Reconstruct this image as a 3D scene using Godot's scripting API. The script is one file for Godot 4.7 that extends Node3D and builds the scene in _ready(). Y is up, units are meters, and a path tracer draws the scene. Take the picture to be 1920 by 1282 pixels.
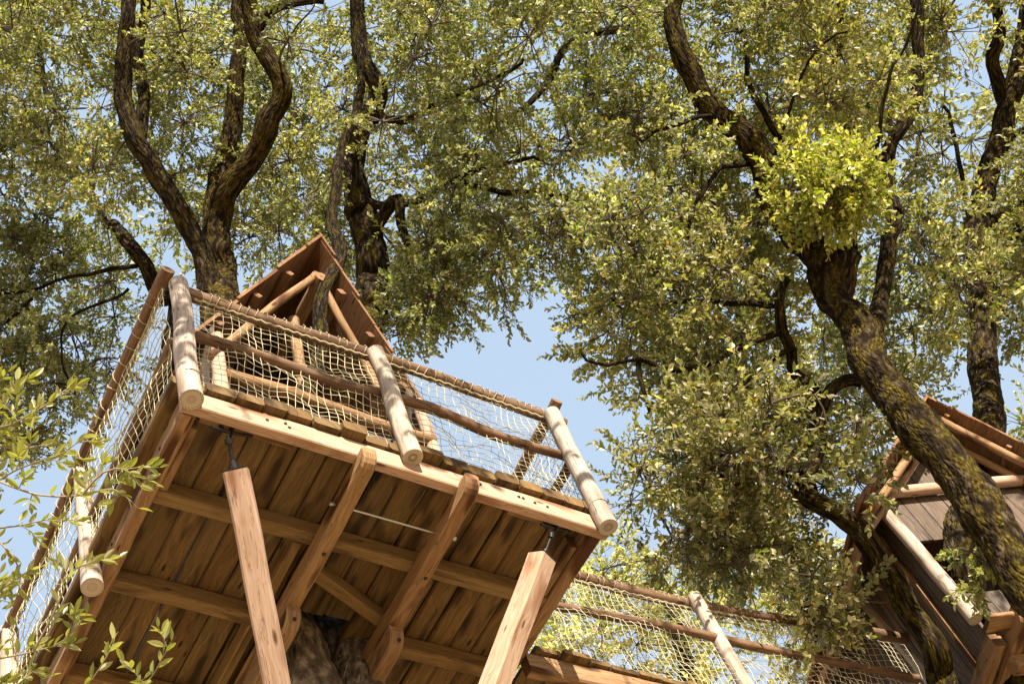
extends Node3D
# A treehouse seen from below among old evergreen oaks. Metres, y up, ground at y = 0.

var rng := RandomNumberGenerator.new()
var nz := FastNoiseLite.new()
var M := {}
var used := {}

func V(x: float, y: float, z: float) -> Vector3:
	return Vector3(x, y, z)

func R(a: float, b: float) -> float:
	return rng.randf_range(a, b)

# ---------------------------------------------------------------- objects
func numbered(called: String) -> String:
	var n: int = used.get(called, 0)
	used[called] = n + 1
	return called if n == 0 else "%s_%03d" % [called, n]

func thing(called: String, label: String, category: String, at := Vector3.ZERO, group := "") -> Node3D:
	var o := Node3D.new()
	o.name = numbered(called)
	add_child(o, true)
	o.position = at
	o.set_meta("label", label)
	o.set_meta("category", category)
	if group != "":
		o.set_meta("group", group)
	return o

func part(called: String, a: Dictionary, mat: Material, parent: Node3D, label := "", stuff := false) -> MeshInstance3D:
	var o := MeshInstance3D.new()
	o.mesh = finish(a)
	o.material_override = mat
	var n := 0
	for c in parent.get_children():
		if c.get_meta("kin", "") == called:
			n += 1
	o.name = called if n == 0 else "%s_%03d" % [called, n]
	o.set_meta("kin", called)
	parent.add_child(o, true)
	var off := Vector3.ZERO
	var p: Node = parent
	while p is Node3D and p != self:
		off += (p as Node3D).position
		p = p.get_parent()
	o.position = -off if not (parent is MeshInstance3D) else Vector3.ZERO
	if label != "":
		o.set_meta("label", label)
	if stuff:
		o.set_meta("kind", "stuff")
	return o

func structure(called: String, a: Dictionary, mat: Material) -> MeshInstance3D:
	var o := MeshInstance3D.new()
	o.mesh = finish(a)
	o.material_override = mat
	o.name = called
	o.set_meta("kind", "structure")
	add_child(o, true)
	return o

# ---------------------------------------------------------------- mesh building
func acc(tint := Color.WHITE) -> Dictionary:
	return {"v": PackedVector3Array(), "n": PackedVector3Array(), "u": PackedVector2Array(), "c": PackedColorArray(), "i": PackedInt32Array(), "t": tint}

func wood_tint(spread := 0.14) -> Color:
	var k := 1.0 + R(-spread, spread)
	var w := R(-0.05, 0.05)
	return Color(k * (1.0 + w), k, k * (1.0 - w * 1.6))

func finish(a: Dictionary) -> ArrayMesh:
	var m := ArrayMesh.new()
	var s := []
	s.resize(Mesh.ARRAY_MAX)
	s[Mesh.ARRAY_VERTEX] = a.v
	s[Mesh.ARRAY_NORMAL] = a.n
	s[Mesh.ARRAY_TEX_UV] = a.u
	s[Mesh.ARRAY_COLOR] = a.c
	s[Mesh.ARRAY_INDEX] = a.i
	m.add_surface_from_arrays(Mesh.PRIMITIVE_TRIANGLES, s)
	return m

func tri(a: Dictionary, p: Vector3, q: Vector3, r: Vector3, up: Vector2, uq: Vector2, ur: Vector2) -> void:
	var n := (r - p).cross(q - p).normalized()
	var k: int = a.v.size()
	a.v.append(p); a.v.append(q); a.v.append(r)
	a.u.append(up); a.u.append(uq); a.u.append(ur)
	for j in 3:
		a.n.append(n)
		a.c.append(a.t)
		a.i.append(k + j)

func frame_of(d: Vector3, up := Vector3.UP) -> Array:
	var side := d.cross(up)
	if side.length() < 0.05:
		side = d.cross(Vector3.RIGHT) if d.length() > 0.5 else Vector3.RIGHT
	side = side.normalized()
	return [side, side.cross(d).normalized()]

# A sawn timber from p to q: w across, h along "up", edges chamfered, slightly bowed, ends optionally skewed.
func beam(a: Dictionary, p: Vector3, q: Vector3, w: float, h: float, up := Vector3.UP, bev := 0.008, segs := 1, bow := 0.0, round_p := 0.0, skew := 0.0) -> void:
	var d := (q - p).normalized()
	var f := frame_of(d, up)
	var sx: Vector3 = f[0]
	var sy: Vector3 = f[1]
	var hw := w / 2.0
	var hh := h / 2.0
	var b := minf(bev, minf(hw, hh) * 0.8)
	var sec := [Vector2(hw - b, -hh), Vector2(hw, -hh + b), Vector2(hw, hh - b), Vector2(hw - b, hh), Vector2(-hw + b, hh), Vector2(-hw, hh - b), Vector2(-hw, -hh + b), Vector2(-hw + b, -hh)]
	var u0 := R(0.0, 1.0)
	var v0 := R(0.0, 1.0)
	var length := p.distance_to(q)
	var rings := []
	var us := []
	var list := []
	if round_p > 0.0:
		for k in 5:
			var x := round_p * pow(k / 4.0, 1.6)
			list.append(Vector2(x, round_p - sqrt(maxf(0.0, round_p * round_p - (round_p - x) * (round_p - x)))))
	for k in segs + 1:
		var t := float(k) / segs
		var x := length * t
		if round_p > 0.0 and x < round_p * 1.05:
			continue
		list.append(Vector2(x, 0.0))
	var wob := R(0.0, 100.0)
	for e in list:
		var t: float = e.x / length
		var c: Vector3 = p + d * e.x + sy * bow * (4.0 * t * (1.0 - t))
		if segs > 1:
			c += sx * nz.get_noise_2d(wob, e.x * 60.0) * w * 0.10 + sy * nz.get_noise_2d(wob + 50.0, e.x * 60.0) * h * 0.10
		var ring := []
		for s in sec:
			var yy: float = s.y
			if e.y > 0.0 and yy < 0.0:
				yy = minf(yy + e.y, hh * 0.6)
			ring.append(c + sx * s.x + sy * yy + d * (skew * s.x if e.x < 0.001 else 0.0))
		rings.append(ring)
		us.append(u0 + e.x / 2.0)
	var per := [0.0]
	for k in 8:
		per.append(per[k] + sec[k].distance_to(sec[(k + 1) % 8]))
	for r in rings.size() - 1:
		for k in 8:
			var k2 := (k + 1) % 8
			var A: Vector3 = rings[r][k]
			var B: Vector3 = rings[r][k2]
			var C: Vector3 = rings[r + 1][k2]
			var D: Vector3 = rings[r + 1][k]
			var ua := Vector2(us[r], v0 + per[k] * 2.0)
			var ub := Vector2(us[r], v0 + per[k + 1] * 2.0)
			var uc := Vector2(us[r + 1], v0 + per[k + 1] * 2.0)
			var ud := Vector2(us[r + 1], v0 + per[k] * 2.0)
			tri(a, A, B, C, ua, ub, uc)
			tri(a, A, C, D, ua, uc, ud)
	for k in range(1, 7):
		var r0: Array = rings[0]
		var r1: Array = rings[rings.size() - 1]
		tri(a, r0[0], r0[k + 1], r0[k], Vector2(u0, v0), Vector2(u0 + sec[k + 1].y * 0.15, v0 + sec[k + 1].x), Vector2(u0 + sec[k].y * 0.15, v0 + sec[k].x))
		tri(a, r1[0], r1[k], r1[k + 1], Vector2(u0, v0), Vector2(u0 + sec[k].y * 0.15, v0 + sec[k].x), Vector2(u0 + sec[k + 1].y * 0.15, v0 + sec[k + 1].x))

func curve_of(pts: Array, step: float) -> Array:
	# Catmull-Rom through the points; each entry is [point, parameter 0..1]
	var total := 0.0
	for k in pts.size() - 1:
		total += pts[k].distance_to(pts[k + 1])
	var out := []
	var run := 0.0
	for k in pts.size() - 1:
		var p0: Vector3 = pts[maxi(k - 1, 0)]
		var p1: Vector3 = pts[k]
		var p2: Vector3 = pts[k + 1]
		var p3: Vector3 = pts[mini(k + 2, pts.size() - 1)]
		var n := maxi(1, int(ceil(p1.distance_to(p2) / step)))
		for j in n:
			var t := float(j) / n
			out.append([p1.cubic_interpolate(p2, p0, p3, t), (run + p1.distance_to(p2) * t) / total])
		run += p1.distance_to(p2)
	out.append([pts[pts.size() - 1], 1.0])
	return out

# A round limb, log, rope or twig through pts. lump is the share of the radius that the surface wanders by.
func tube(a: Dictionary, pts: Array, r0: float, r1: float, sides := 8, step := 0.15, lump := 0.0, wander := 0.0, cap := true, ulen := 2.0, turns := 1.0, flare := 0.0) -> Array:
	var cv := curve_of(pts, step)
	var n := cv.size()
	var seed_at := R(0.0, 500.0)
	var u0 := R(0.0, 1.0)
	var v0 := R(0.0, 1.0)
	var centres := []
	for k in n:
		var c: Vector3 = cv[k][0]
		if wander > 0.0 and k > 0 and k < n - 1:
			c += V(nz.get_noise_2d(seed_at, k * step * 55.0), nz.get_noise_2d(seed_at + 90.0, k * step * 55.0), nz.get_noise_2d(seed_at + 180.0, k * step * 55.0)) * wander
		centres.append(c)
	var base: int = a.v.size()
	var dir: Vector3 = (centres[1] - centres[0]).normalized()
	var nn: Vector3 = frame_of(dir)[0]
	var along := 0.0
	for k in n:
		var d2: Vector3 = (centres[mini(k + 1, n - 1)] - centres[maxi(k - 1, 0)]).normalized()
		nn = (nn - d2 * nn.dot(d2)).normalized()
		if nn.length() < 0.5:
			nn = frame_of(d2)[0]
		var bb := d2.cross(nn)
		# d2 = nn x bb
		if k > 0:
			along += centres[k].distance_to(centres[k - 1])
		var t: float = cv[k][1]
		var r := lerpf(r0, r1, t)
		if flare > 0.0:
			r *= 1.0 + flare * pow(1.0 - t, 6.0)
		for j in sides + 1:
			var an := TAU * (j % sides) / sides
			var o := nn * cos(an) + bb * sin(an)
			var rr := r
			if lump > 0.0:
				var q: Vector3 = centres[k] * 1.0 + o * r
				rr *= 1.0 + lump * (nz.get_noise_3d(q.x * 130.0, q.y * 130.0, q.z * 130.0) + 0.55 * nz.get_noise_3d(q.x * 600.0 + 70.0, q.y * 600.0, q.z * 600.0))
			a.v.append(centres[k] + o * rr)
			a.n.append(Vector3.ZERO)
			a.u.append(Vector2(u0 + along / ulen, v0 + turns * j / sides))
			a.c.append(a.t)
	var w := sides + 1
	for k in n - 1:
		for j in sides:
			var p := base + k * w + j
			for f in [[p, p + w, p + 1], [p + 1, p + w, p + w + 1]]:
				a.i.append(f[0]); a.i.append(f[1]); a.i.append(f[2])
				var fn: Vector3 = (a.v[f[2]] - a.v[f[0]]).cross(a.v[f[1]] - a.v[f[0]])
				for e in f:
					a.n[e] += fn
	for k in n:
		var s: Vector3 = a.n[base + k * w] + a.n[base + k * w + sides]
		a.n[base + k * w] = s
		a.n[base + k * w + sides] = s
		for j in w:
			a.n[base + k * w + j] = a.n[base + k * w + j].normalized()
	if cap:
		for e in [0, n - 1]:
			var c: Vector3 = centres[e]
			for j in sides:
				var p1: Vector3 = a.v[base + e * w + j]
				var p2: Vector3 = a.v[base + e * w + (j + 1) % sides]
				var uv := Vector2(u0, v0)
				if e == 0:
					tri(a, c, p1, p2, uv, uv + Vector2(0.01, 0.1), uv + Vector2(0.01, 0.14))
				else:
					tri(a, c, p2, p1, uv, uv + Vector2(0.01, 0.14), uv + Vector2(0.01, 0.1))
	return centres

# ---------------------------------------------------------------- materials
func wood_image(dark: Color, light: Color, stain: Color, stains: float, cracks: float, seed_no: int, knots: int) -> Image:
	var w := 384
	var h := 256
	var g := FastNoiseLite.new()
	g.seed = seed_no
	g.frequency = 1.0
	g.fractal_octaves = 3
	var s := FastNoiseLite.new()
	s.seed = seed_no + 7
	s.frequency = 1.0
	s.fractal_octaves = 3
	var im := Image.create(w, h, false, Image.FORMAT_RGB8)
	for x in w:
		var an := TAU * x / w
		var cx := cos(an)
		var sx := sin(an)
		for y in h:
			var v := float(y) / h
			var wob := s.get_noise_3d(cx * 0.6, sx * 0.6, v * 3.0)
			var gr := g.get_noise_3d(cx * 0.5, sx * 0.5, v * 22.0 + wob * 2.5)
			var fine := g.get_noise_3d(cx * 1.6, sx * 1.6, v * 80.0)
			var k := clampf(0.55 + gr * 0.60 + fine * 0.32, 0.0, 1.0)
			var c := dark.lerp(light, k)
			var st := s.get_noise_3d(cx * 0.5 + 9.0, sx * 0.5, v * 2.4)
			c = c.lerp(stain, clampf((st - (0.06 if stains > 0.85 else 0.22)) * 2.6, 0.0, 1.0) * stains)
			var cr := absf(g.get_noise_3d(cx * 0.25 + 20.0, sx * 0.25, v * 9.0))
			if cr < 0.018:
				c = c.lerp(stain * 0.5, cracks * (1.0 - cr / 0.018))
			im.set_pixel(x, y, c)
	var kr := RandomNumberGenerator.new()
	kr.seed = seed_no
	for k in knots:
		var kx := kr.randi_range(12, w - 13)
		var ky := kr.randi_range(8, h - 9)
		var rad := kr.randf_range(2.5, 5.0)
		for dx in range(-10, 11):
			for dy in range(-8, 9):
				var e := sqrt(dx * dx * 0.6 + dy * dy) / rad
				if e < 1.6:
					var c := im.get_pixel(kx + dx, ky + dy)
					im.set_pixel(kx + dx, ky + dy, c.lerp(stain * 0.7, clampf(1.6 - e, 0.0, 1.0) * 0.8))
	return im

func wood(called: String, dark: Color, light: Color, stain: Color, stains: float, cracks: float, seed_no: int, knots: int, rough := 0.8) -> void:
	var m := StandardMaterial3D.new()
	m.resource_name = called
	var im := wood_image(dark, light, stain, stains, cracks, seed_no, knots)
	m.albedo_texture = ImageTexture.create_from_image(im)
	m.heightmap_enabled = true
	m.heightmap_texture = m.albedo_texture
	m.heightmap_scale = 0.5
	m.roughness = rough
	m.metallic_specular = 0.3
	m.vertex_color_use_as_albedo = true
	M[called] = m

func noise_tex(kind: int, freq: float, seed_no: int, ramp: Array, w := 256, h := 256, octaves := 4) -> NoiseTexture2D:
	var f := FastNoiseLite.new()
	f.noise_type = kind
	f.frequency = freq
	f.seed = seed_no
	f.fractal_octaves = octaves
	if kind == FastNoiseLite.TYPE_CELLULAR:
		f.cellular_return_type = FastNoiseLite.RETURN_DISTANCE2_SUB
	var t := NoiseTexture2D.new()
	t.width = w
	t.height = h
	t.seamless = true
	t.noise = f
	if ramp.size():
		var g := Gradient.new()
		var offs := PackedFloat32Array()
		var cols := PackedColorArray()
		for e in ramp:
			offs.append(e[0])
			cols.append(e[1])
		g.offsets = offs
		g.colors = cols
		t.color_ramp = g
	return t

func bark(called: String, ramp: Array, moss: Array, lo: float, hi: float, seed_no: int) -> void:
	var m := StandardMaterial3D.new()
	m.resource_name = called
	m.vertex_color_use_as_albedo = true
	m.albedo_texture = noise_tex(FastNoiseLite.TYPE_SIMPLEX_SMOOTH, 0.055, seed_no, ramp, 512, 256, 5)
	m.heightmap_enabled = true
	m.heightmap_texture = noise_tex(FastNoiseLite.TYPE_CELLULAR, 0.11, seed_no + 3, [], 512, 256, 3)
	m.heightmap_scale = 3.5
	m.detail_enabled = true
	m.detail_blend_mode = BaseMaterial3D.BLEND_MODE_MIX
	m.detail_albedo = noise_tex(FastNoiseLite.TYPE_SIMPLEX_SMOOTH, 0.16, seed_no + 5, moss, 512, 256, 4)
	m.detail_mask = noise_tex(FastNoiseLite.TYPE_SIMPLEX_SMOOTH, 0.03, seed_no + 9, [[0.0, Color.BLACK], [lo, Color.BLACK], [hi, Color.WHITE], [1.0, Color.WHITE]], 512, 256, 5)
	m.roughness = 0.95
	m.metallic_specular = 0.15
	M[called] = m

func plain(called: String, c: Color, rough: float, metal := 0.0) -> void:
	var m := StandardMaterial3D.new()
	m.resource_name = called
	m.albedo_color = c.linear_to_srgb()
	m.roughness = rough
	m.metallic = metal
	m.vertex_color_use_as_albedo = true
	M[called] = m

func S(r: float, g: float, b: float) -> Color:
	return Color(r, g, b).linear_to_srgb()

func make_materials() -> void:
	wood("deck_wood", S(0.092, 0.055, 0.022), S(0.200, 0.129, 0.054), S(0.024, 0.014, 0.008), 0.80, 0.4, 11, 4)
	wood("joist_wood", S(0.125, 0.072, 0.028), S(0.245, 0.158, 0.068), S(0.04, 0.02, 0.01), 0.6, 0.4, 17, 4)
	wood("beam_wood", S(0.150, 0.082, 0.039), S(0.315, 0.205, 0.115), S(0.050, 0.020, 0.009), 0.90, 0.6, 23, 6)
	wood("pale_wood", S(0.29, 0.185, 0.128), S(0.45, 0.335, 0.260), S(0.16, 0.070, 0.034), 0.75, 0.5, 31, 6)
	wood("log_wood", S(0.27, 0.215, 0.170), S(0.44, 0.380, 0.325), S(0.14, 0.09, 0.06), 0.65, 0.95, 47, 6)
	wood("rail_wood", S(0.095, 0.054, 0.032), S(0.21, 0.130, 0.080), S(0.04, 0.02, 0.012), 0.6, 0.8, 53, 6)
	wood("grey_board", S(0.055, 0.041, 0.032), S(0.160, 0.120, 0.094), S(0.025, 0.019, 0.017), 0.6, 0.6, 61, 4)
	wood("roof_wood", S(0.115, 0.055, 0.027), S(0.245, 0.140, 0.075), S(0.08, 0.03, 0.013), 0.7, 0.4, 71, 4)
	bark("bark", [[0.0, S(0.008, 0.006, 0.004)], [0.42, S(0.013, 0.010, 0.007)], [0.62, S(0.034, 0.025, 0.017)], [1.0, S(0.14, 0.115, 0.085)]], [[0.0, S(0.016, 0.014, 0.003)], [0.5, S(0.055, 0.042, 0.009)], [1.0, S(0.13, 0.10, 0.026)]], 0.52, 0.74, 101)
	bark("mossy_bark", [[0.0, S(0.007, 0.005, 0.003)], [0.45, S(0.013, 0.009, 0.005)], [0.66, S(0.034, 0.024, 0.014)], [1.0, S(0.14, 0.11, 0.07)]], [[0.0, S(0.012, 0.010, 0.002)], [0.45, S(0.040, 0.030, 0.006)], [0.75, S(0.10, 0.074, 0.016)], [1.0, S(0.22, 0.17, 0.05)]], 0.40, 0.66, 131)
	M["pale_bark"] = M.bark.duplicate()
	M.pale_bark.detail_enabled = false
	M.pale_bark.albedo_texture = noise_tex(FastNoiseLite.TYPE_SIMPLEX_SMOOTH, 0.055, 301, [[0.0, S(0.05, 0.04, 0.03)], [0.45, S(0.10, 0.08, 0.06)], [0.65, S(0.18, 0.15, 0.115)], [1.0, S(0.30, 0.26, 0.21)]], 512, 256, 5)
	plain("rope", Color(0.34, 0.295, 0.19), 0.9)
	plain("net", Color(0.45, 0.42, 0.28), 0.85)
	plain("dark_steel", Color(0.022, 0.02, 0.02), 0.45, 0.6)
	plain("steel", Color(0.42, 0.43, 0.42), 0.35, 0.9)
	plain("dark_hole", Color(0.02, 0.014, 0.01), 0.9)
	plain("twig", Color(0.06, 0.045, 0.03), 0.9)
	plain("young_twig", Color(0.22, 0.18, 0.11), 0.8)
	var leaf := StandardMaterial3D.new()
	leaf.resource_name = "leaf"
	leaf.vertex_color_use_as_albedo = true
	leaf.roughness = 0.4
	leaf.metallic_specular = 0.5
	leaf.backlight_enabled = true
	leaf.backlight = Color(0.94, 0.98, 0.36).linear_to_srgb()
	M["leaf"] = leaf
	var g := StandardMaterial3D.new()
	g.resource_name = "dry_ground"
	g.albedo_texture = noise_tex(FastNoiseLite.TYPE_SIMPLEX_SMOOTH, 0.03, 5, [[0.0, S(0.24, 0.15, 0.07)], [0.5, S(0.40, 0.275, 0.14)], [1.0, S(0.52, 0.39, 0.22)]], 512, 512, 5)
	g.uv1_triplanar = true
	g.uv1_world_triplanar = true
	g.uv1_scale = V(0.25, 0.25, 0.25)
	g.roughness = 0.95
	M["ground"] = g

# ---------------------------------------------------------------- foliage
var sprigs := []

func leaf_shape(a: Dictionary, at: Vector3, dir: Vector3, up: Vector3, length: float, width: float, col: Color, fine := false) -> void:
	var side := dir.cross(up).normalized()
	var nrm := side.cross(dir).normalized()
	var fold := width * R(0.10, 0.30)
	var bend := length * R(-0.12, 0.18)
	var st := [[0.0, 0.10], [0.28, 0.92], [0.62, 0.86], [1.0, 0.0]]
	if fine:
		st = [[0.0, 0.05], [0.08, 0.12], [0.2, 0.62], [0.38, 0.95], [0.56, 1.0], [0.74, 0.76], [0.88, 0.4], [1.0, 0.0]]
	var L := []
	var C := []
	var Rr := []
	for e in st:
		var t: float = e[0]
		var w: float = e[1] * width * 0.5
		var c := at + dir * length * t - nrm * bend * t * t
		C.append(c)
		L.append(c - side * w + nrm * fold * e[1])
		Rr.append(c + side * w + nrm * fold * e[1])
	var keep: Color = a.t
	a.t = col
	var z := Vector2.ZERO
	for k in st.size() - 1:
		if k < st.size() - 2:
			tri(a, C[k], C[k + 1], L[k], z, z, z)
			tri(a, L[k], C[k + 1], L[k + 1], z, z, z)
			tri(a, C[k], Rr[k], C[k + 1], z, z, z)
			tri(a, Rr[k], Rr[k + 1], C[k + 1], z, z, z)
		else:
			tri(a, L[k], C[k], C[k + 1], z, z, z)
			tri(a, C[k], Rr[k], C[k + 1], z, z, z)
	a.t = keep

func leaf_tone() -> Color:
	# pale felted undersides, plain green uppersides, a few yellowing
	var k := rng.randf()
	var c: Color
	if k < 0.46:
		c = Color(0.375, 0.347, 0.220)
	elif k < 0.88:
		c = Color(0.212, 0.236, 0.078)
	elif k < 0.994:
		c = Color(0.56, 0.52, 0.38)
	else:
		c = Color(0.42, 0.29, 0.06)
	return c * R(0.75, 1.25)

func make_sprigs() -> void:
	for k in 3:
		var a := acc(Color(0.10, 0.075, 0.045))
		tube(a, [V(0, 0, 0), V(0.01, 0.06, 0.0), V(0.0, 0.13, 0.012), V(-0.006, 0.19, 0.01)], 0.0022, 0.001, 3, 0.07, 0.0, 0.0, false)
		for j in 11:
			var t := 0.12 + 0.88 * j / 10.0
			var an := j * 2.4 + R(-0.5, 0.5)
			var p := V(0.005, 0.19 * t, 0.006)
			var d := V(cos(an), R(0.25, 0.8) + 0.7 * t, sin(an)).normalized()
			var up := V(R(-0.6, 0.6), 1.0, R(-0.6, 0.6))
			leaf_shape(a, p, d, up, R(0.036, 0.060), R(0.021, 0.032), leaf_tone())
		sprigs.append(finish(a))

# One tree's leaves: clumps are [centre, radius, share]; twigs run from the limbs into the clumps and carry sprigs.
func foliage(tree: Node3D, limbs: Array, clumps: Array, per := 90, tint := Color.WHITE, scale := 1.0, droop := 0.25, tip := 0.0) -> void:
	var tw := acc()
	var place := []
	var nodes := []
	for p in limbs:
		nodes.append(p)
	var best_of := []
	for c in clumps:
		best_of.append([1e9, Vector3.ZERO])
	var left := range(clumps.size())
	var fresh := nodes.duplicate()
	var order := []
	while left.size():
		# grow to the clump nearest to what has already grown
		var pick := -1
		var pd := 1e9
		for i in left:
			var ci := V(clumps[i][0], clumps[i][1], clumps[i][2])
			for p in fresh:
				var q: Vector3 = p
				var dd: float = q.distance_squared_to(ci) * (1.0 + (0.8 if q.y > ci.y + 0.5 else 0.0))
				if dd < best_of[i][0]:
					best_of[i] = [dd, q]
			if best_of[i][0] < pd:
				pd = best_of[i][0]
				pick = i
		left.erase(pick)
		order.append(pick)
		fresh = [V(clumps[pick][0], clumps[pick][1], clumps[pick][2])]
	for i in order:
		var c: Array = clumps[i]
		var ctr := V(c[0], c[1], c[2])
		var rad: float = c[3]
		var best: Vector3 = best_of[i][1]
		var bd := best.distance_squared_to(ctr)
		var mid := best.lerp(ctr, 0.5) + V(R(-0.25, 0.25), R(-0.2, 0.3), R(-0.25, 0.25)) * minf(1.0, sqrt(bd))
		var mid2 := best.lerp(ctr, 0.78) + V(R(-0.2, 0.2), R(-0.2, 0.2), R(-0.2, 0.2)) * minf(1.0, sqrt(bd))
		var thick := clampf(0.008 + 0.006 * sqrt(bd), 0.009, 0.022)
		if bd < 9.0 and bd > 0.003:
			tube(tw, [best, mid, mid2, ctr], thick, 0.006, 5, 0.16, 0.0, 0.06, false, 2.0)
		var n := 11
		var tone := R(0.72, 1.28)
		var warm := R(-0.07, 0.06)
		for k in n:
			var d := V(R(-1, 1), R(-0.9, 0.9), R(-1, 1)).normalized()
			var tip_at := ctr + d * rad * R(0.55, 1.15) + V(0, -droop * rad * R(0.2, 1.0), 0)
			var knee := ctr.lerp(tip_at, 0.5) + V(R(-0.1, 0.1), R(0.0, 0.16), R(-0.1, 0.1)) * rad
			tube(tw, [ctr, knee, tip_at], 0.008, 0.003, 3, 0.3, 0.0, 0.0, false)
			var m := maxi(2, int(per * rad / 0.45 / n))
			for j in m:
				var t := sqrt(R(0.06, 1.0))
				var on := ctr.lerp(knee, t * 2.0) if t < 0.5 else knee.lerp(tip_at, t * 2.0 - 1.0)
				on += V(R(-1, 1), R(-1, 1), R(-1, 1)) * rad * 0.11
				var dir := (d * 1.1 + V(R(-1, 1), R(-0.8, 0.8), R(-1, 1)) * 0.85).normalized()
				var f := frame_of(dir)
				var sx: Vector3 = f[0]
				var turn := R(0.0, TAU)
				sx = sx.rotated(dir, turn)
				var s := scale * R(0.62, 1.30)
				var bs := Basis(sx, dir, sx.cross(dir)).scaled(V(s, s, s))
				var kk := tone * R(0.85, 1.15)
				place.append([Transform3D(bs, on), Color(tint.r * kk * (1.0 + warm), tint.g * kk, tint.b * kk * (1.0 - warm))])
	part("branchlet", tw, M.twig, tree, "", true)
	for k in sprigs.size():
		var mm := MultiMesh.new()
		mm.transform_format = MultiMesh.TRANSFORM_3D
		mm.use_colors = true
		mm.mesh = sprigs[k]
		var mine := []
		for j in place.size():
			if j % sprigs.size() == k:
				mine.append(place[j])
		mm.instance_count = mine.size()
		for j in mine.size():
			var tr: Transform3D = mine[j][0]
			tr.origin -= tree.position
			mm.set_instance_transform(j, tr)
			mm.set_instance_color(j, mine[j][1])
		var o := MultiMeshInstance3D.new()
		o.multimesh = mm
		o.material_override = M.leaf
		o.name = "foliage" if k == 0 else "foliage_%03d" % k
		o.set_meta("kind", "stuff")
		tree.add_child(o, true)

# A limb of a tree as its own part; returns its centre line for the foliage.
func limb(tree: Node3D, called: String, pts: Array, r0: float, r1: float, mat := "bark", sides := 12, flare := 0.0) -> Array:
	var a := acc(wood_tint(0.1))
	var c := tube(a, pts, r0, r1, sides, 0.05 if r0 > 0.09 else 0.1, 0.22, 0.085 if r0 > 0.09 else 0.10, called == "branch", 5.0, 1.0, flare)
	part(called, a, M[mat], tree)
	return c

# ---------------------------------------------------------------- carpentry pieces
# Knotted rope net on the quad tl-tr-br-bl, with a little slack.
func net(tl: Vector3, tr: Vector3, bl: Vector3, br: Vector3, nu: int, nv: int, slack: float, outward: Vector3, r := 0.0023) -> Dictionary:
	var a := acc()
	var pts := []
	var s0 := R(0.0, 900.0)
	for i in nu + 1:
		var col := []
		for j in nv + 1:
			var u := float(i) / nu
			var t := float(j) / nv
			var p := tl.lerp(tr, u).lerp(bl.lerp(br, u), t)
			var free := sin(PI * u) * 0.6 + sin(PI * t)
			p += V(0, -1, 0) * slack * sin(PI * u) * (1.0 - t) * 0.6
			p += (bl - tl).normalized() * nz.get_noise_2d(s0 + i * 22.0, j * 22.0) * 0.011 * free
			p += (tr - tl).normalized() * nz.get_noise_2d(s0 + i * 22.0 + 300.0, j * 22.0) * 0.012 * free
			p += outward * (nz.get_noise_2d(s0 + i * 12.0 + 600.0, j * 12.0) * 0.05 * free)
			if (i + j) % 2 == 0:
				p += (bl - tl).normalized() * 0.008
			col.append(p)
		pts.append(col)
	for i in nu + 1:
		for j in nv + 1:
			if i < nu:
				cord(a, pts[i][j], pts[i + 1][j], r)
			if j < nv:
				cord(a, pts[i][j], pts[i][j + 1], r)
	return a

func cord(a: Dictionary, p: Vector3, q: Vector3, r: float) -> void:
	var d := (q - p).normalized()
	var f := frame_of(d)
	var sx: Vector3 = f[0]
	var sy: Vector3 = f[1]
	var base: int = a.v.size()
	for k in 4:
		var o := sx * cos(TAU * k / 4.0) + sy * sin(TAU * k / 4.0)
		a.v.append(p - d * r * 0.6 + o * r); a.v.append(q + d * r * 0.6 + o * r)
		a.n.append(o); a.n.append(o)
		a.u.append(Vector2.ZERO); a.u.append(Vector2.ZERO)
		a.c.append(a.t); a.c.append(a.t)
	for k in 4:
		var k0 := base + k * 2
		var k1 := base + ((k + 1) % 4) * 2
		for e in [k0, k1, k0 + 1, k1, k1 + 1, k0 + 1]:
			a.i.append(e)

# Thin rope wound round a pole, and the slack rope that hangs under it.
func lashing(p: Vector3, q: Vector3, r: float, pitch: float) -> Dictionary:
	var a := acc()
	var d := (q - p).normalized()
	var f := frame_of(d)
	var n := int(p.distance_to(q) / pitch)
	for k in n:
		var c := p.lerp(q, (k + 0.5 + R(-0.25, 0.25)) / n)
		var lean := R(-0.025, 0.025)
		var ring := []
		for j in 11:
			var an := TAU * j / 10.0
			ring.append(c + (f[0] * cos(an) + f[1] * sin(an)) * (r + 0.003) + d * (lean * sin(an) + pitch * 0.16 * j / 10.0))
		tube(a, ring, 0.0042, 0.0042, 4, 0.05, 0.0, 0.0, false)
	var low := []
	for k in n * 2 + 1:
		low.append(p.lerp(q, k / (n * 2.0)) + V(0, -(r + 0.008 + (0.016 if k % 2 == 1 else 0.0) + R(0.0, 0.008)), 0) + f[0] * 0.012)
	tube(a, low, 0.0075, 0.0075, 5, 0.08, 0.0, 0.0, false)
	return a

func log_part(called: String, parent: Node3D, pts: Array, r0: float, r1: float, mat := "rail_wood", lump := 0.10, wander := 0.012, sides := 12, label := "") -> MeshInstance3D:
	var a := acc(wood_tint(0.10))
	tube(a, pts, r0, r1, sides, 0.09, lump, wander, true, 2.0, maxf(0.3, r0 * 12.0))
	return part(called, a, M[mat], parent, label)

func beam_part(called: String, parent: Node3D, p: Vector3, q: Vector3, w: float, h: float, mat := "beam_wood", up := Vector3.UP, bev := 0.008, segs := 1, bow := 0.0, round_p := 0.0, spread := 0.12, label := "") -> MeshInstance3D:
	var a := acc(wood_tint(spread))
	beam(a, p, q, w, h, up, bev, segs, bow, round_p)
	return part(called, a, M[mat], parent, label)

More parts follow.
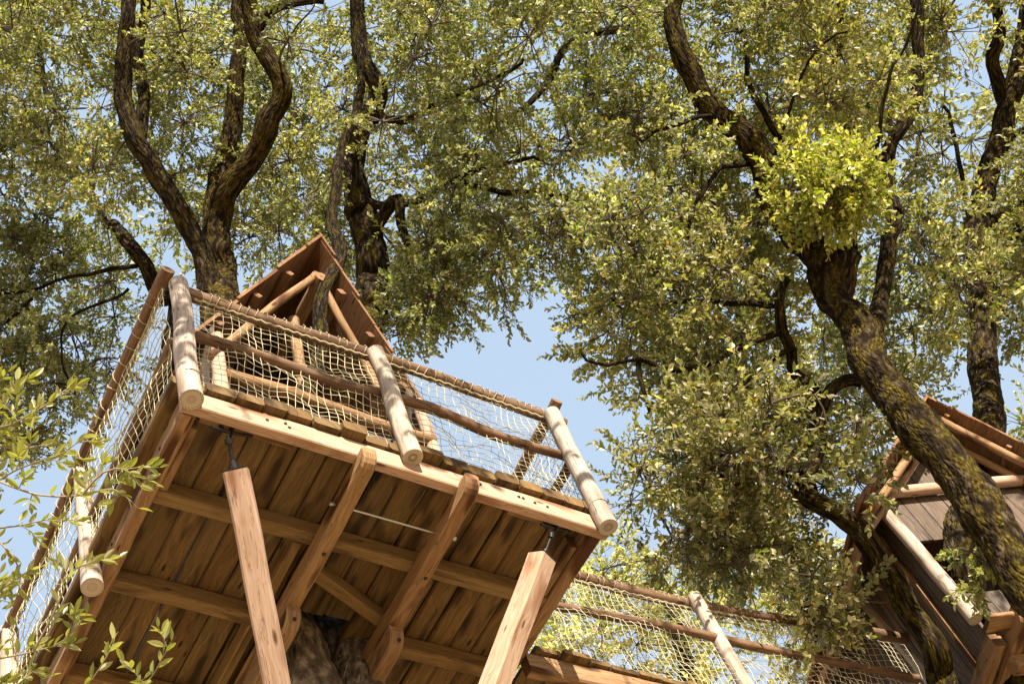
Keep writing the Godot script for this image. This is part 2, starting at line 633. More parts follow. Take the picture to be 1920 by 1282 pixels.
func bolt(parent: Node3D, at: Vector3, out: Vector3, r := 0.012) -> void:
	var a := acc()
	tube(a, [at - out * 0.004, at + out * 0.004], r, r * 0.8, 8, 0.1)
	part("bolt", a, M.dark_hole, parent)

# ---------------------------------------------------------------- the treehouse
func build_platform() -> void:
	var t := thing("treehouse_platform", "large square platform of sawn boards seen from below, propped by two slanting timbers", "platform", V(1.35, 8.16, -1.5))
	var xs := [-0.11, 0.085, 0.27, 0.43, 0.57, 0.73, 0.905, 1.065, 1.223, 1.386, 1.577, 1.77, 1.957, 2.118, 2.285, 2.45, 2.60, 2.765]
	for k in xs.size() - 1:
		var gap := 0.014 if k == 10 else R(0.005, 0.010)
		var x0: float = xs[k] + gap
		var x1: float = xs[k + 1]
		var th := R(0.060, 0.092)
		var y := 8.312 + th / 2.0 + (R(0.0, 0.026) if k > 0 else 0.0)
		var front := 0.025 + R(-0.018, 0.035)
		var c := (x0 + x1) / 2.0
		var back := -3.0
		if x1 > 1.12 and x0 < 1.72:
			back = -1.24 if x0 < 1.5 else -1.40
			beam_part("deck_plank", t, V(c, y, -1.72), V(c + R(-0.01, 0.01), y, -3.0), x1 - x0, th, "deck_wood", Vector3.UP, 0.013, 1, 0.0, 0.0, 0.2)
		beam_part("deck_plank", t, V(c, y, front), V(c + R(-0.01, 0.01), y, back), x1 - x0, th, "deck_wood", Vector3.UP, 0.013, 1, 0.0, 0.0, 0.2)
	beam_part("fascia_beam", t, V(-0.035, 8.233, -0.033), V(2.735, 8.222, -0.033), 0.066, 0.15, "pale_wood", Vector3.UP, 0.007, 8, 0.008)
	beam_part("edge_beam", t, V(0.015, 8.234, -0.067), V(0.015, 8.234, -3.0), 0.085, 0.148, "beam_wood", Vector3.UP, 0.012, 8)
	beam_part("edge_beam", t, V(2.68, 8.234, -0.067), V(2.68, 8.234, -3.0), 0.085, 0.148, "beam_wood", Vector3.UP, 0.012, 8)
	for x in [0.452, 0.565, 0.585, 1.06, 1.095, 1.80, 1.83, 2.10, 2.13, 2.21, 2.30]:
		bolt(t, V(x, 8.235 + R(-0.03, 0.03), 0.002), V(0, 0, 1))
	for z in [-0.35, -0.62, -1.05, -1.7]:
		bolt(t, V(-0.029, 8.235 + R(-0.03, 0.03), z), V(-1, 0, 0))
	# joists under the boards
	for e in [[-0.64, 0.06, 2.635], [-2.02, 0.06, 2.635], [-2.75, 0.06, 2.635]]:
		beam_part("joist", t, V(e[1], 8.246, e[0]), V(e[2], 8.246, e[0] - 0.01), 0.085, 0.125, "joist_wood", Vector3.UP, 0.008, 5, 0.004, 0.0, 0.1)
	beam_part("joist", t, V(0.06, 8.246, -1.29), V(0.98, 8.246, -1.30), 0.085, 0.125, "joist_wood", Vector3.UP, 0.008, 4)
	beam_part("joist", t, V(1.80, 8.246, -1.28), V(2.635, 8.246, -1.28), 0.085, 0.125, "joist_wood", Vector3.UP, 0.008, 4)
	beam_part("trimmer", t, V(1.09, 8.246, -0.86), V(1.70, 8.246, -1.10), 0.075, 0.12, "joist_wood", Vector3.UP, 0.008, 3)
	beam_part("trimmer", t, V(0.945, 8.246, -0.69), V(0.955, 8.246, -2.0), 0.06, 0.125, "joist_wood", Vector3.UP, 0.008, 3)
	beam_part("trimmer", t, V(1.825, 8.246, -0.69), V(1.835, 8.246, -2.0), 0.05, 0.125, "joist_wood", Vector3.UP, 0.008, 3)
	# cleats in the front corners, under the edge
	beam_part("cleat", t, V(0.10, 8.268, -0.105), V(0.66, 8.268, -0.105), 0.05, 0.085, "beam_wood")
	beam_part("cleat", t, V(2.08, 8.268, -0.105), V(2.50, 8.268, -0.105), 0.05, 0.085, "beam_wood")
	beam_part("cleat", t, V(0.085, 8.25, -0.16), V(0.085, 8.25, -0.59), 0.05, 0.1, "beam_wood")
	beam_part("cleat", t, V(2.60, 8.25, -0.20), V(2.60, 8.25, -0.60), 0.06, 0.11, "beam_wood")
	# the two heavy beams that carry the deck, rounded noses at the front
	beam_part("main_beam", t, V(1.045, 8.115, 0.05), V(1.075, 8.115, -2.9), 0.092, 0.135, "beam_wood", Vector3.UP, 0.014, 12, 0.0, 0.09)
	beam_part("main_beam", t, V(1.70, 8.115, 0.085), V(1.735, 8.115, -2.9), 0.092, 0.135, "beam_wood", Vector3.UP, 0.014, 12, 0.0, 0.09)
	beam_part("corbel", t, V(1.045, 7.975, -1.02), V(1.065, 7.975, -2.5), 0.094, 0.145, "beam_wood", Vector3.UP, 0.010, 6, 0.0, 0.10)
	beam_part("corbel", t, V(1.715, 7.975, -0.99), V(1.735, 7.975, -2.5), 0.094, 0.145, "beam_wood", Vector3.UP, 0.010, 6, 0.0, 0.10)
	for e in [[1.045, -1.05], [1.715, -1.02], [1.06, -0.62], [1.72, -0.60]]:
		bolt(t, V(e[0], 7.93 if e[1] < -0.9 else 8.046, e[1] + (0.03 if e[1] < -0.9 else 0.0)), V(0, -0.6, 0.8) if e[1] < -0.9 else V(0, -1, 0), 0.014)
	var rod := acc()
	tube(rod, [V(0.97, 8.125, -0.33), V(1.80, 8.125, -0.33)], 0.0075, 0.0075, 8, 0.3)
	part("tie_rod", rod, M.steel, t)
	for x in [0.985, 1.79]:
		var nut := acc()
		tube(nut, [V(x - 0.012, 8.125, -0.33), V(x + 0.012, 8.125, -0.33)], 0.016, 0.016, 6, 0.1)
		part("nut", nut, M.steel, t)
	# slanting props with steel heads
	for e in [[V(0.33, 7.99, -0.215), V(1.50, 6.16, -1.95), V(0.50, 8.26, -0.10), V(0.8, 0, 0.6)], [V(2.30, 7.97, -0.20), V(1.52, 6.0, -1.62), V(2.44, 8.24, -0.15), V(-0.93, 0.0, 0.36)]]:
		var p: Vector3 = e[0]
		var q: Vector3 = e[1]
		var d := (p - q).normalized()
		var f := frame_of(d, e[3])
		var o := beam_part("prop", t, p, q, 0.135, 0.135, "pale_wood", e[3], 0.012, 14, 0.0, 0.0, 0.04)
		var a := acc()
		beam(a, p + d * 0.002, p + d * 0.012, 0.13, 0.13, e[3], 0.004)
		var top: Vector3 = p + d * 0.2
		tube(a, [p + d * 0.01, p + d * 0.06], 0.03, 0.018, 8, 0.05)
		tube(a, [p + d * 0.04, top], 0.011, 0.011, 8, 0.1)
		tube(a, [top - d * 0.05, top - d * 0.02], 0.022, 0.022, 6, 0.1)
		tube(a, [top + V(-0.10, 0.0, 0.02), top + V(0.02, 0.035, 0.0), top + V(0.16, 0.09, -0.015)], 0.011, 0.009, 8, 0.1)
		beam(a, top + V(-0.03, 0.02, 0), top + V(-0.03, 0.13, 0), 0.05, 0.008)
		beam(a, top + V(0.03, 0.02, 0), top + V(0.03, 0.13, 0), 0.05, 0.008)
		part("steel_head", a, M.dark_steel, o)

func make_post(t: Node3D, foot: Vector3, head: Vector3, r: float, mat := "log_wood") -> void:
	var a := acc(wood_tint(0.06))
	var m1 := foot.lerp(head, 0.35) + V(R(-0.008, 0.008), 0, R(-0.005, 0.005))
	var m2 := foot.lerp(head, 0.72) + V(R(-0.01, 0.01), 0, R(-0.005, 0.005))
	tube(a, [foot, m1, m2, head], r * 1.06, r * 0.92, 18, 0.05, 0.07, 0.0, true, 2.0, 1.0)
	var o := part("post", a, M[mat], t)
	var b := acc(Color(0.45, 0.36, 0.28))
	var c := foot.lerp(head, 0.16)
	var ring := []
	for j in 15:
		var an := TAU * j / 14.0
		ring.append(c + V(cos(an), 0.0, sin(an)) * r * 1.05)
	tube(b, ring, 0.003, 0.003, 4, 0.05, 0.0, 0.0, false)
	part("scored_ring", b, M.rope, o)

func build_railings() -> void:
	var t := thing("railing", "front railing of peeled posts and poles with rope netting, facing the viewer", "railing", V(1.35, 8.3, 0.04), "railings round the main platform")
	make_post(t, V(-0.015, 8.14, 0.045), V(-0.02, 9.44, 0.055), 0.062)
	make_post(t, V(1.343, 8.235, 0.05), V(1.32, 9.415, 0.06), 0.059)
	make_post(t, V(2.685, 8.12, 0.05), V(2.68, 9.40, 0.06), 0.060)
	log_part("top_rail", t, [V(0.05, 9.46, 0.00), V(0.67, 9.46, 0.00), V(1.37, 9.48, 0.00), V(2.07, 9.47, 0.00), V(2.83, 9.42, 0.00)], 0.043, 0.040, "rail_wood", 0.08)
	log_part("middle_rail", t, [V(0.08, 8.95, 0.00), V(0.53, 8.96, 0.00), V(1.02, 8.93, 0.00), V(1.33, 9.00, 0.00)], 0.034, 0.036, "rail_wood", 0.12)
	log_part("middle_rail", t, [V(1.33, 8.97, 0.00), V(1.67, 9.00, 0.00), V(2.13, 8.92, 0.00), V(2.67, 8.95, 0.00)], 0.040, 0.030, "rail_wood", 0.14)
	part("rope_lashing", lashing(V(0.10, 9.46, 0.00), V(1.35, 9.48, -0.00), 0.044, 0.062), M.rope, t, "", true)
	part("rope_lashing", lashing(V(1.41, 9.48, 0.00), V(2.71, 9.45, 0.00), 0.043, 0.068), M.rope, t, "", true)
	part("net", net(V(0.08, 9.47, -0.02), V(1.35, 9.46, -0.02), V(0.05, 8.37, -0.02), V(1.30, 8.38, -0.02), 24, 19, 0.05, V(0, 0, 1)), M.net, t, "", true)
	part("net", net(V(1.42, 9.47, -0.02), V(2.74, 9.43, -0.02), V(1.37, 8.38, -0.02), V(2.66, 8.38, -0.02), 24, 19, 0.07, V(0, 0, 1)), M.net, t, "", true)
	# left side
	t = thing("railing", "left side railing with peeled posts and netting running back past the twigs", "railing", V(-0.1, 8.3, -1.6), "railings round the main platform")
	make_post(t, V(-0.075, 8.06, -1.23), V(-0.085, 9.36, -1.37), 0.060)
	make_post(t, V(-0.075, 8.10, -2.56), V(-0.085, 9.28, -2.66), 0.060)
	log_part("top_rail", t, [V(-0.10, 9.49, 0.10), V(-0.10, 9.45, -0.6), V(-0.10, 9.40, -1.30), V(-0.10, 9.33, -2.0), V(-0.10, 9.27, -3.1)], 0.045, 0.040, "rail_wood", 0.1)
	log_part("middle_rail", t, [V(-0.06, 8.78, 0.02), V(-0.06, 8.74, -0.7), V(-0.06, 8.70, -1.5), V(-0.06, 8.62, -3.0)], 0.036, 0.034, "rail_wood", 0.12)
	part("rope_lashing", lashing(V(-0.10, 9.49, 0.0), V(-0.10, 9.28, -2.9), 0.046, 0.10), M.rope, t, "", true)
	part("net", net(V(-0.10, 9.44, 0.0), V(-0.10, 9.36, -1.3), V(-0.09, 8.37, 0.0), V(-0.09, 8.37, -1.25), 21, 17, 0.05, V(1, 0, 0)), M.net, t, "", true)
	part("net", net(V(-0.10, 9.36, -1.35), V(-0.10, 9.24, -2.9), V(-0.09, 8.37, -1.3), V(-0.09, 8.37, -2.9), 24, 17, 0.05, V(1, 0, 0)), M.net, t, "", true)
	# right side, up to the bridge
	t = thing("railing", "short right side railing behind the corner post, against open sky", "railing", V(2.72, 8.3, -0.5), "railings round the main platform")
	log_part("top_rail", t, [V(2.745, 9.53, 0.10), V(2.745, 9.47, -0.4), V(2.74, 9.40, -1.0)], 0.042, 0.040, "rail_wood", 0.1)
	log_part("middle_rail", t, [V(2.72, 8.93, -0.03), V(2.72, 8.90, -0.5), V(2.72, 8.86, -1.0)], 0.034, 0.034, "rail_wood", 0.1)
	make_post(t, V(2.72, 8.36, -1.02), V(2.72, 9.42, -1.03), 0.055)
	part("net", net(V(2.73, 9.44, 0.0), V(2.73, 9.38, -1.0), V(2.71, 8.37, -0.02), V(2.71, 8.37, -1.0), 16, 16, 0.05, V(1, 0, 0)), M.net, t, "", true)

func slope_board(t: Node3D, called: String, p: Vector3, q: Vector3, down: Vector3, w: float, th: float, mat: String, skew := 0.0) -> void:
	# a board from p to q whose width lies along "down"
	var d := (q - p).normalized()
	var n := d.cross(down).normalized()
	var f := frame_of(d, n)
	var a := acc(wood_tint(0.14))
	beam(a, p, q, w, th, n, 0.004, 1, 0.0, 0.0, skew * signf((f[0] as Vector3).dot(down)))
	part(called, a, M[mat], t)

func build_cabin() -> void:
	var t := thing("cabin", "small cabin with steep reddish board roof standing on the netted platform", "cabin", V(1.35, 8.36, -1.5))
	var apex := V(1.437, 11.77, -0.30)
	var left := V(0.43, 10.25, -0.59)
	var right := V(2.235, 10.255, -0.60)
	var zback := -2.7
	var n := 6
	for side in 2:
		var low: Vector3 = left if side == 0 else right
		var down := (V(low.x, low.y, 0) - V(apex.x, apex.y, 0)).normalized()
		var out := V(down.y, -down.x, 0)
		if out.y < 0.0:
			out = -out
		for k in n:
			var f0 := (k - 0.12) / float(n)
			var f1 := (k + 1.12) / float(n)
			var a := apex.lerp(low, (f0 + f1) / 2.0)
			var w := apex.distance_to(low) * (f1 - f0)
			var step := [0.035, 0.032, 0.020, 0.017, 0.004, 0.001][k] as float
			var p := V(a.x, a.y, a.z + [0.02, 0.02, 0.0, 0.0, -0.015, -0.015][k]) + out * step
			slope_board(t, "roof_board", p, V(p.x, p.y, zback + R(-0.03, 0.03)), (down - out * 0.02).normalized(), w, 0.024, "roof_wood", 0.155)
		# purlins under the boards
		for f in [0.28, 0.55, 0.85]:
			var a := apex.lerp(low, f) - out * 0.035
			beam_part("purlin", t, V(a.x, a.y, a.z - 0.05), V(a.x, a.y, zback + 0.1), 0.065, 0.06, "roof_wood", out, 0.008, 3)
	# ridge caps
	slope_board(t, "ridge_board", V(1.385, 11.745, -0.265), V(1.385, 11.745, zback), V(-0.537, -0.843, 0).normalized(), 0.26, 0.024, "roof_wood", 0.155)
	slope_board(t, "ridge_board", V(1.495, 11.75, -0.265), V(1.495, 11.75, zback), V(0.451, -0.892, 0).normalized(), 0.26, 0.024, "roof_wood", 0.155)
	log_part("ridge_pole", t, [V(1.42, 11.30, -0.36), V(1.40, 11.32, -1.5), V(1.40, 11.34, -2.6)], 0.052, 0.05, "beam_wood", 0.05)
	log_part("rafter", t, [V(1.40, 11.39, -0.40), V(1.02, 10.75, -0.45), V(0.70, 10.19, -0.50), V(0.47, 9.82, -0.55)], 0.031, 0.033, "beam_wood", 0.06)
	log_part("rafter", t, [V(1.44, 11.19, -0.40), V(1.57, 10.87, -0.47), V(1.70, 10.68, -0.55), V(1.82, 10.31, -0.60), V(1.87, 10.01, -0.60)], 0.034, 0.033, "beam_wood", 0.06)
	for e in [-1.5, -2.5]:
		log_part("rafter", t, [V(1.39, 11.25, e), V(0.50, 10.0, e)], 0.04, 0.04, "log_wood", 0.06)
		log_part("rafter", t, [V(1.43, 11.25, e), V(2.17, 10.0, e)], 0.04, 0.04, "log_wood", 0.06)
	# half wall of grey boards with a log sill, open above
	var k := 0
	for x in [0.62, 0.80, 0.98, 1.16, 1.34, 1.52, 1.70, 1.88, 2.04]:
		beam_part("wall_board", t, V(x, 8.38, -0.60), V(x + R(-0.01, 0.01), 9.66 + R(-0.03, 0.0), -0.60), 0.165, 0.028, "grey_board", V(0, 0, 1), 0.004, 1, 0.0, 0.0, 0.22)
		k += 1
	log_part("sill_log", t, [V(0.56, 9.63, -0.55), V(1.1, 9.645, -0.54), V(1.65, 9.62, -0.55), V(2.12, 9.63, -0.55)], 0.050, 0.046, "beam_wood", 0.08)
	log_part("wall_post", t, [V(0.50, 8.38, -0.56), V(0.52, 9.3, -0.56), V(0.55, 10.15, -0.56)], 0.056, 0.045, "pale_wood", 0.07)
	log_part("wall_post", t, [V(1.22, 9.66, -0.64), V(1.22, 10.2, -0.64), V(1.24, 10.9, -0.60)], 0.045, 0.043, "beam_wood", 0.07)
	log_part("wall_post", t, [V(2.10, 8.38, -0.56), V(2.10, 9.3, -0.56), V(2.11, 10.15, -0.56)], 0.055, 0.045, "pale_wood", 0.07)
	for z in 9:
		var zz := -0.72 - 0.22 * z
		beam_part("wall_board", t, V(0.55, 8.38, zz), V(0.55, 10.40, zz), 0.218, 0.028, "grey_board", V(1, 0, 0), 0.004, 1, 0.0, 0.0, 0.2)
		beam_part("wall_board", t, V(2.12, 8.38, zz), V(2.12, 10.44, zz), 0.218, 0.028, "grey_board", V(1, 0, 0), 0.004, 1, 0.0, 0.0, 0.2)
	for z in 8:
		var xx := 0.66 + 0.19 * z
		beam_part("wall_board", t, V(xx, 8.38, -2.58), V(xx, 11.72 - (1.437 - xx) * 1.573 if xx < 1.437 else 11.72 - (xx - 1.437) * 1.979, -2.58), 0.186, 0.028, "grey_board", V(0, 0, 1), 0.004, 1, 0.0, 0.0, 0.2)

func build_bridge() -> void:
	var t := thing("rope_bridge", "plank footbridge leading from the main platform to the second cabin", "bridge", V(4.6, 8.1, -1.5))
	beam_part("side_beam", t, V(2.73, 8.13, -1.10), V(6.75, 8.13, -1.02), 0.08, 0.17, "beam_wood", Vector3.UP, 0.012, 12)
	beam_part("side_beam", t, V(2.73, 8.13, -1.92), V(6.75, 8.13, -1.85), 0.08, 0.17, "beam_wood", Vector3.UP, 0.012, 12)
	var x := 2.80
	while x < 6.75:
		var w := R(0.16, 0.24)
		var y := 8.235 + R(0.0, 0.022)
		beam_part("deck_plank", t, V(x + w / 2.0, y, -1.02 + R(-0.02, 0.03)), V(x + w / 2.0, y, -1.98), w - R(0.006, 0.016), 0.042, "deck_wood", Vector3.UP, 0.006, 1, 0.0, 0.0, 0.2)
		x += w
	t = thing("railing", "long near railing of the footbridge, roped pole over netting", "railing", V(4.6, 8.25, -1.05))
	log_part("top_rail", t, [V(2.74, 9.38, -1.16), V(3.603, 9.40, -1.15), V(4.1, 9.385, -1.13), V(4.673, 9.40, -1.11), V(5.2, 9.41, -1.06), V(5.7, 9.42, -1.0), V(6.5, 9.50, -0.96), V(6.95, 9.56, -0.95)], 0.045, 0.045, "rail_wood", 0.1)
	log_part("middle_rail", t, [V(2.75, 8.88, -1.13), V(3.25, 8.9, -1.11), V(3.9, 8.905, -1.06), V(4.53, 8.9, -1.02), V(5.38, 8.9, -0.98), V(6.6, 8.92, -0.90)], 0.033, 0.036, "rail_wood", 0.1)
	make_post(t, V(4.66, 8.06, -1.01), V(4.64, 9.41, -1.04), 0.058, "log_wood")
	part("rope_lashing", lashing(V(2.78, 9.385, -1.16), V(4.6, 9.398, -1.115), 0.046, 0.075), M.rope, t, "", true)
	part("rope_lashing", lashing(V(4.72, 9.40, -1.10), V(5.9, 9.43, -1.0), 0.046, 0.075), M.rope, t, "", true)
	part("net", net(V(2.80, 9.32, -1.13), V(4.60, 9.33, -1.09), V(2.80, 8.26, -1.05), V(4.60, 8.26, -1.0), 30, 18, 0.05, V(0, 0, 1)), M.net, t, "", true)
	part("net", net(V(4.70, 9.33, -1.07), V(6.80, 9.42, -0.93), V(4.70, 8.26, -1.0), V(6.75, 8.26, -0.95), 34, 18, 0.05, V(0, 0, 1)), M.net, t, "", true)

func build_second_cabin() -> void:
	var o := V(6.56, 8.74, -0.13)
	var u := V(0.9207, 0, 0.3903)      # along the front wall
	var v := V(0.3903, 0, -0.9207)     # along the left wall, going back
	var n := V(-0.3903, 0, 0.9207)     # out of the front wall
	var l := V(-0.9207, 0, -0.3903)    # out of the left wall
	var Y := Vector3.UP
	var t := thing("cabin", "second cabin of weathered grey boards at far end of footbridge", "cabin", o)
	var s := 0.07
	while s < 1.75:
		var w := R(0.15, 0.25)
		var c := s + w / 2.0
		var h := minf(1.62, 2.56 - maxf(0.0, c - 0.9) * 1.7)
		if s > 0.05 and s < 0.45:
			beam_part("wall_board", t, o + u * c - Y * 0.02 - n * 0.03, o + u * (c - 0.02) + Y * 0.34 - n * 0.03, w - 0.006, 0.03, "grey_board", n, 0.004, 1, 0.0, 0.0, 0.2)
			beam_part("wall_board", t, o + u * (c - 0.08) + Y * 1.02 - n * 0.03, o + u * (c - 0.10) + Y * h - n * 0.03, w - 0.006, 0.03, "grey_board", n, 0.004, 1, 0.0, 0.0, 0.2)
		else:
			beam_part("wall_board", t, o + u * c - Y * 0.02 - n * 0.03, o + u * (c - 0.10) + Y * h - n * 0.03, w - 0.006, 0.03, "grey_board", n, 0.004, 1, 0.0, 0.0, 0.2)
		s += w
	# gable boards over the plate
	for k in 7:
		var c := 0.12 + 0.24 * k
		var h := 2.56 - (maxf(0.0, 0.9 - c) * 1.01 + maxf(0.0, c - 0.9) * 1.7)
		if h > 1.68:
			beam_part("wall_board", t, o + u * c + Y * 1.60 - n * 0.10, o + u * c + Y * h - n * 0.10, 0.234, 0.03, "grey_board", n, 0.004, 1, 0.0, 0.0, 0.2)
	s = 0.06
	while s < 2.0:
		var w := R(0.16, 0.24)
		var c := s + w / 2.0
		beam_part("wall_board", t, o + v * c - Y * 0.12 - l * 0.03, o + v * (c + 0.0) + Y * 1.62 - l * 0.03, w - 0.006, 0.03, "grey_board", l, 0.004, 1, 0.0, 0.0, 0.25)
		s += w
	beam_part("cover_strip", t, o + v * 0.36 - Y * 0.10 + l * 0.0, o + v * 0.36 + Y * 1.5, 0.05, 0.03, "beam_wood", l, 0.004, 4)
	# back and right walls close the room
	for k in 6:
		var c := 0.2 + 0.4 * k
		if k < 4:
			beam_part("wall_board", t, o + u * c + v * 2.1 - Y * 0.1, o + u * c + v * 2.1 + Y * 1.62, 0.39, 0.03, "grey_board", v, 0.004)
		if k < 6:
			beam_part("wall_board", t, o + u * 1.78 + v * c * 0.87 - Y * 0.1, o + u * 1.78 + v * c * 0.87 + Y * 1.08, 0.34, 0.03, "grey_board", u, 0.004)
	log_part("corner_log", t, [o - u * 0.065 + n * 0.02, o - u * 0.085 + Y * 0.5 + n * 0.03, o - u * 0.105 + Y * 1.05 + n * 0.03, o - u * 0.14 + Y * 1.66 + n * 0.02], 0.060, 0.052, "log_wood", 0.08, 0.01, 16)
	log_part("plate_log", t, [o - u * 0.12 + Y * 1.60 + n * 0.05, o + u * 0.8 + Y * 1.63 + n * 0.05, o + u * 1.3 + Y * 1.65 + n * 0.05, o + u * 1.8 + Y * 1.65 + n * 0.05], 0.054, 0.052, "pale_wood", 0.06)
	beam_part("sill_beam", t, o + u * 0.05 - Y * 0.065 + n * 0.03, o + u * 1.8 - Y * 0.065 + n * 0.03, 0.10, 0.09, "pale_wood", Y, 0.008, 6)
	beam_part("sill_beam", t, o - Y * 0.20 - l * 0.02 + v * 0.02, o + v * 2.1 - Y * 0.20 - l * 0.02, 0.10, 0.13, "beam_wood", Y, 0.008, 6)
	beam_part("floor_beam", t, o + n * 0.24 - Y * 0.20 + u * 0.16, o - n * 2.2 - Y * 0.20 + u * 0.16, 0.10, 0.20, "beam_wood", Y, 0.012, 8, 0.0, 0.10)
	beam_part("floor_beam", t, o + n * 0.2 - Y * 0.20 + u * 1.5, o - n * 2.2 - Y * 0.20 + u * 1.5, 0.10, 0.20, "beam_wood", Y, 0.012, 8, 0.0, 0.10)
	beam_part("floor_edge", t, o - u * 0.10 - Y * 0.17 + n * 0.13, o + u * 1.8 - Y * 0.17 + n * 0.13, 0.16, 0.05, "beam_wood", Y, 0.008, 6)
	beam_part("floor_beam", t, o + u * 0.1 - Y * 0.36 - n * 0.15, o + u * 1.8 - Y * 0.36 - n * 0.15, 0.12, 0.12, "beam_wood", Y, 0.010, 6)
	var xx := 0.0
	for k in 12:
		beam_part("floor_board", t, o + u * 0.0 + v * (0.1 + 0.18 * k) - Y * 0.10, o + u * 1.8 + v * (0.1 + 0.18 * k) - Y * 0.10, 0.174, 0.03, "deck_wood", Y, 0.004)
	beam_part("prop", t, o + u * 0.42 - Y * 0.42 + n * 0.02, V(8.2, 5.6, -0.6), 0.12, 0.12, "beam_wood", n, 0.01, 6)
	# roof: boards on poles, ridge running back
	var ap := o + u * 0.90 + Y * 2.62
	var le := o - u * 0.56 + Y * 1.14
	var re := o + u * 2.05 + Y * 0.68
	for side in 2:
		var low: Vector3 = le if side == 0 else re
		var down := (low - ap).normalized()
		var out := n.cross(down).normalized()
		if out.y < 0.0:
			out = -out
		var m := 9 if side == 0 else 10
		for k in m:
			var f := (k + 0.5) / m
			var p := ap.lerp(low, f) + out * 0.02
			var tilt := (down - out * 0.03).normalized()
			slope_board(t, "roof_board", p + n * (0.34 + R(-0.01, 0.01)), p - n * 2.4, tilt, ap.distance_to(low) / m * 1.25, 0.026, "roof_wood")
		for f in [0.1, 0.38, 0.66, 0.94]:
			var p := ap.lerp(low, f) - out * 0.025
			beam_part("purlin", t, p + n * 0.28, p - n * 2.3, 0.05, 0.045, "roof_wood", out, 0.008, 3)
		log_part("rafter", t, [ap + n * 0.22 - Y * 0.14, ap.lerp(low, 0.5) + n * 0.21 - Y * 0.14, low + n * 0.20 - Y * 0.10], 0.040, 0.038, "beam_wood", 0.06)
		log_part("rafter", t, [ap + n * 0.06 - Y * 0.20, ap.lerp(low, 0.5) + n * 0.06 - Y * 0.19, low + n * 0.06 - Y * 0.16], 0.036, 0.034, "beam_wood", 0.06)
	log_part("eave_log", t, [o - u * 0.42 + Y * 1.20 + n * 0.12, o - u * 0.42 + v * 1.0 + Y * 1.21, o - u * 0.42 + v * 2.2 + Y * 1.22], 0.05, 0.05, "pale_wood", 0.07)
	# the gate post and brace where the footbridge arrives
	log_part("gate_post", t, [V(6.93, 8.2, -0.97), V(6.95, 8.9, -0.98), V(7.0, 9.7, -1.05), V(7.02, 10.5, -1.15)], 0.070, 0.058, "log_wood", 0.09, 0.01, 14)

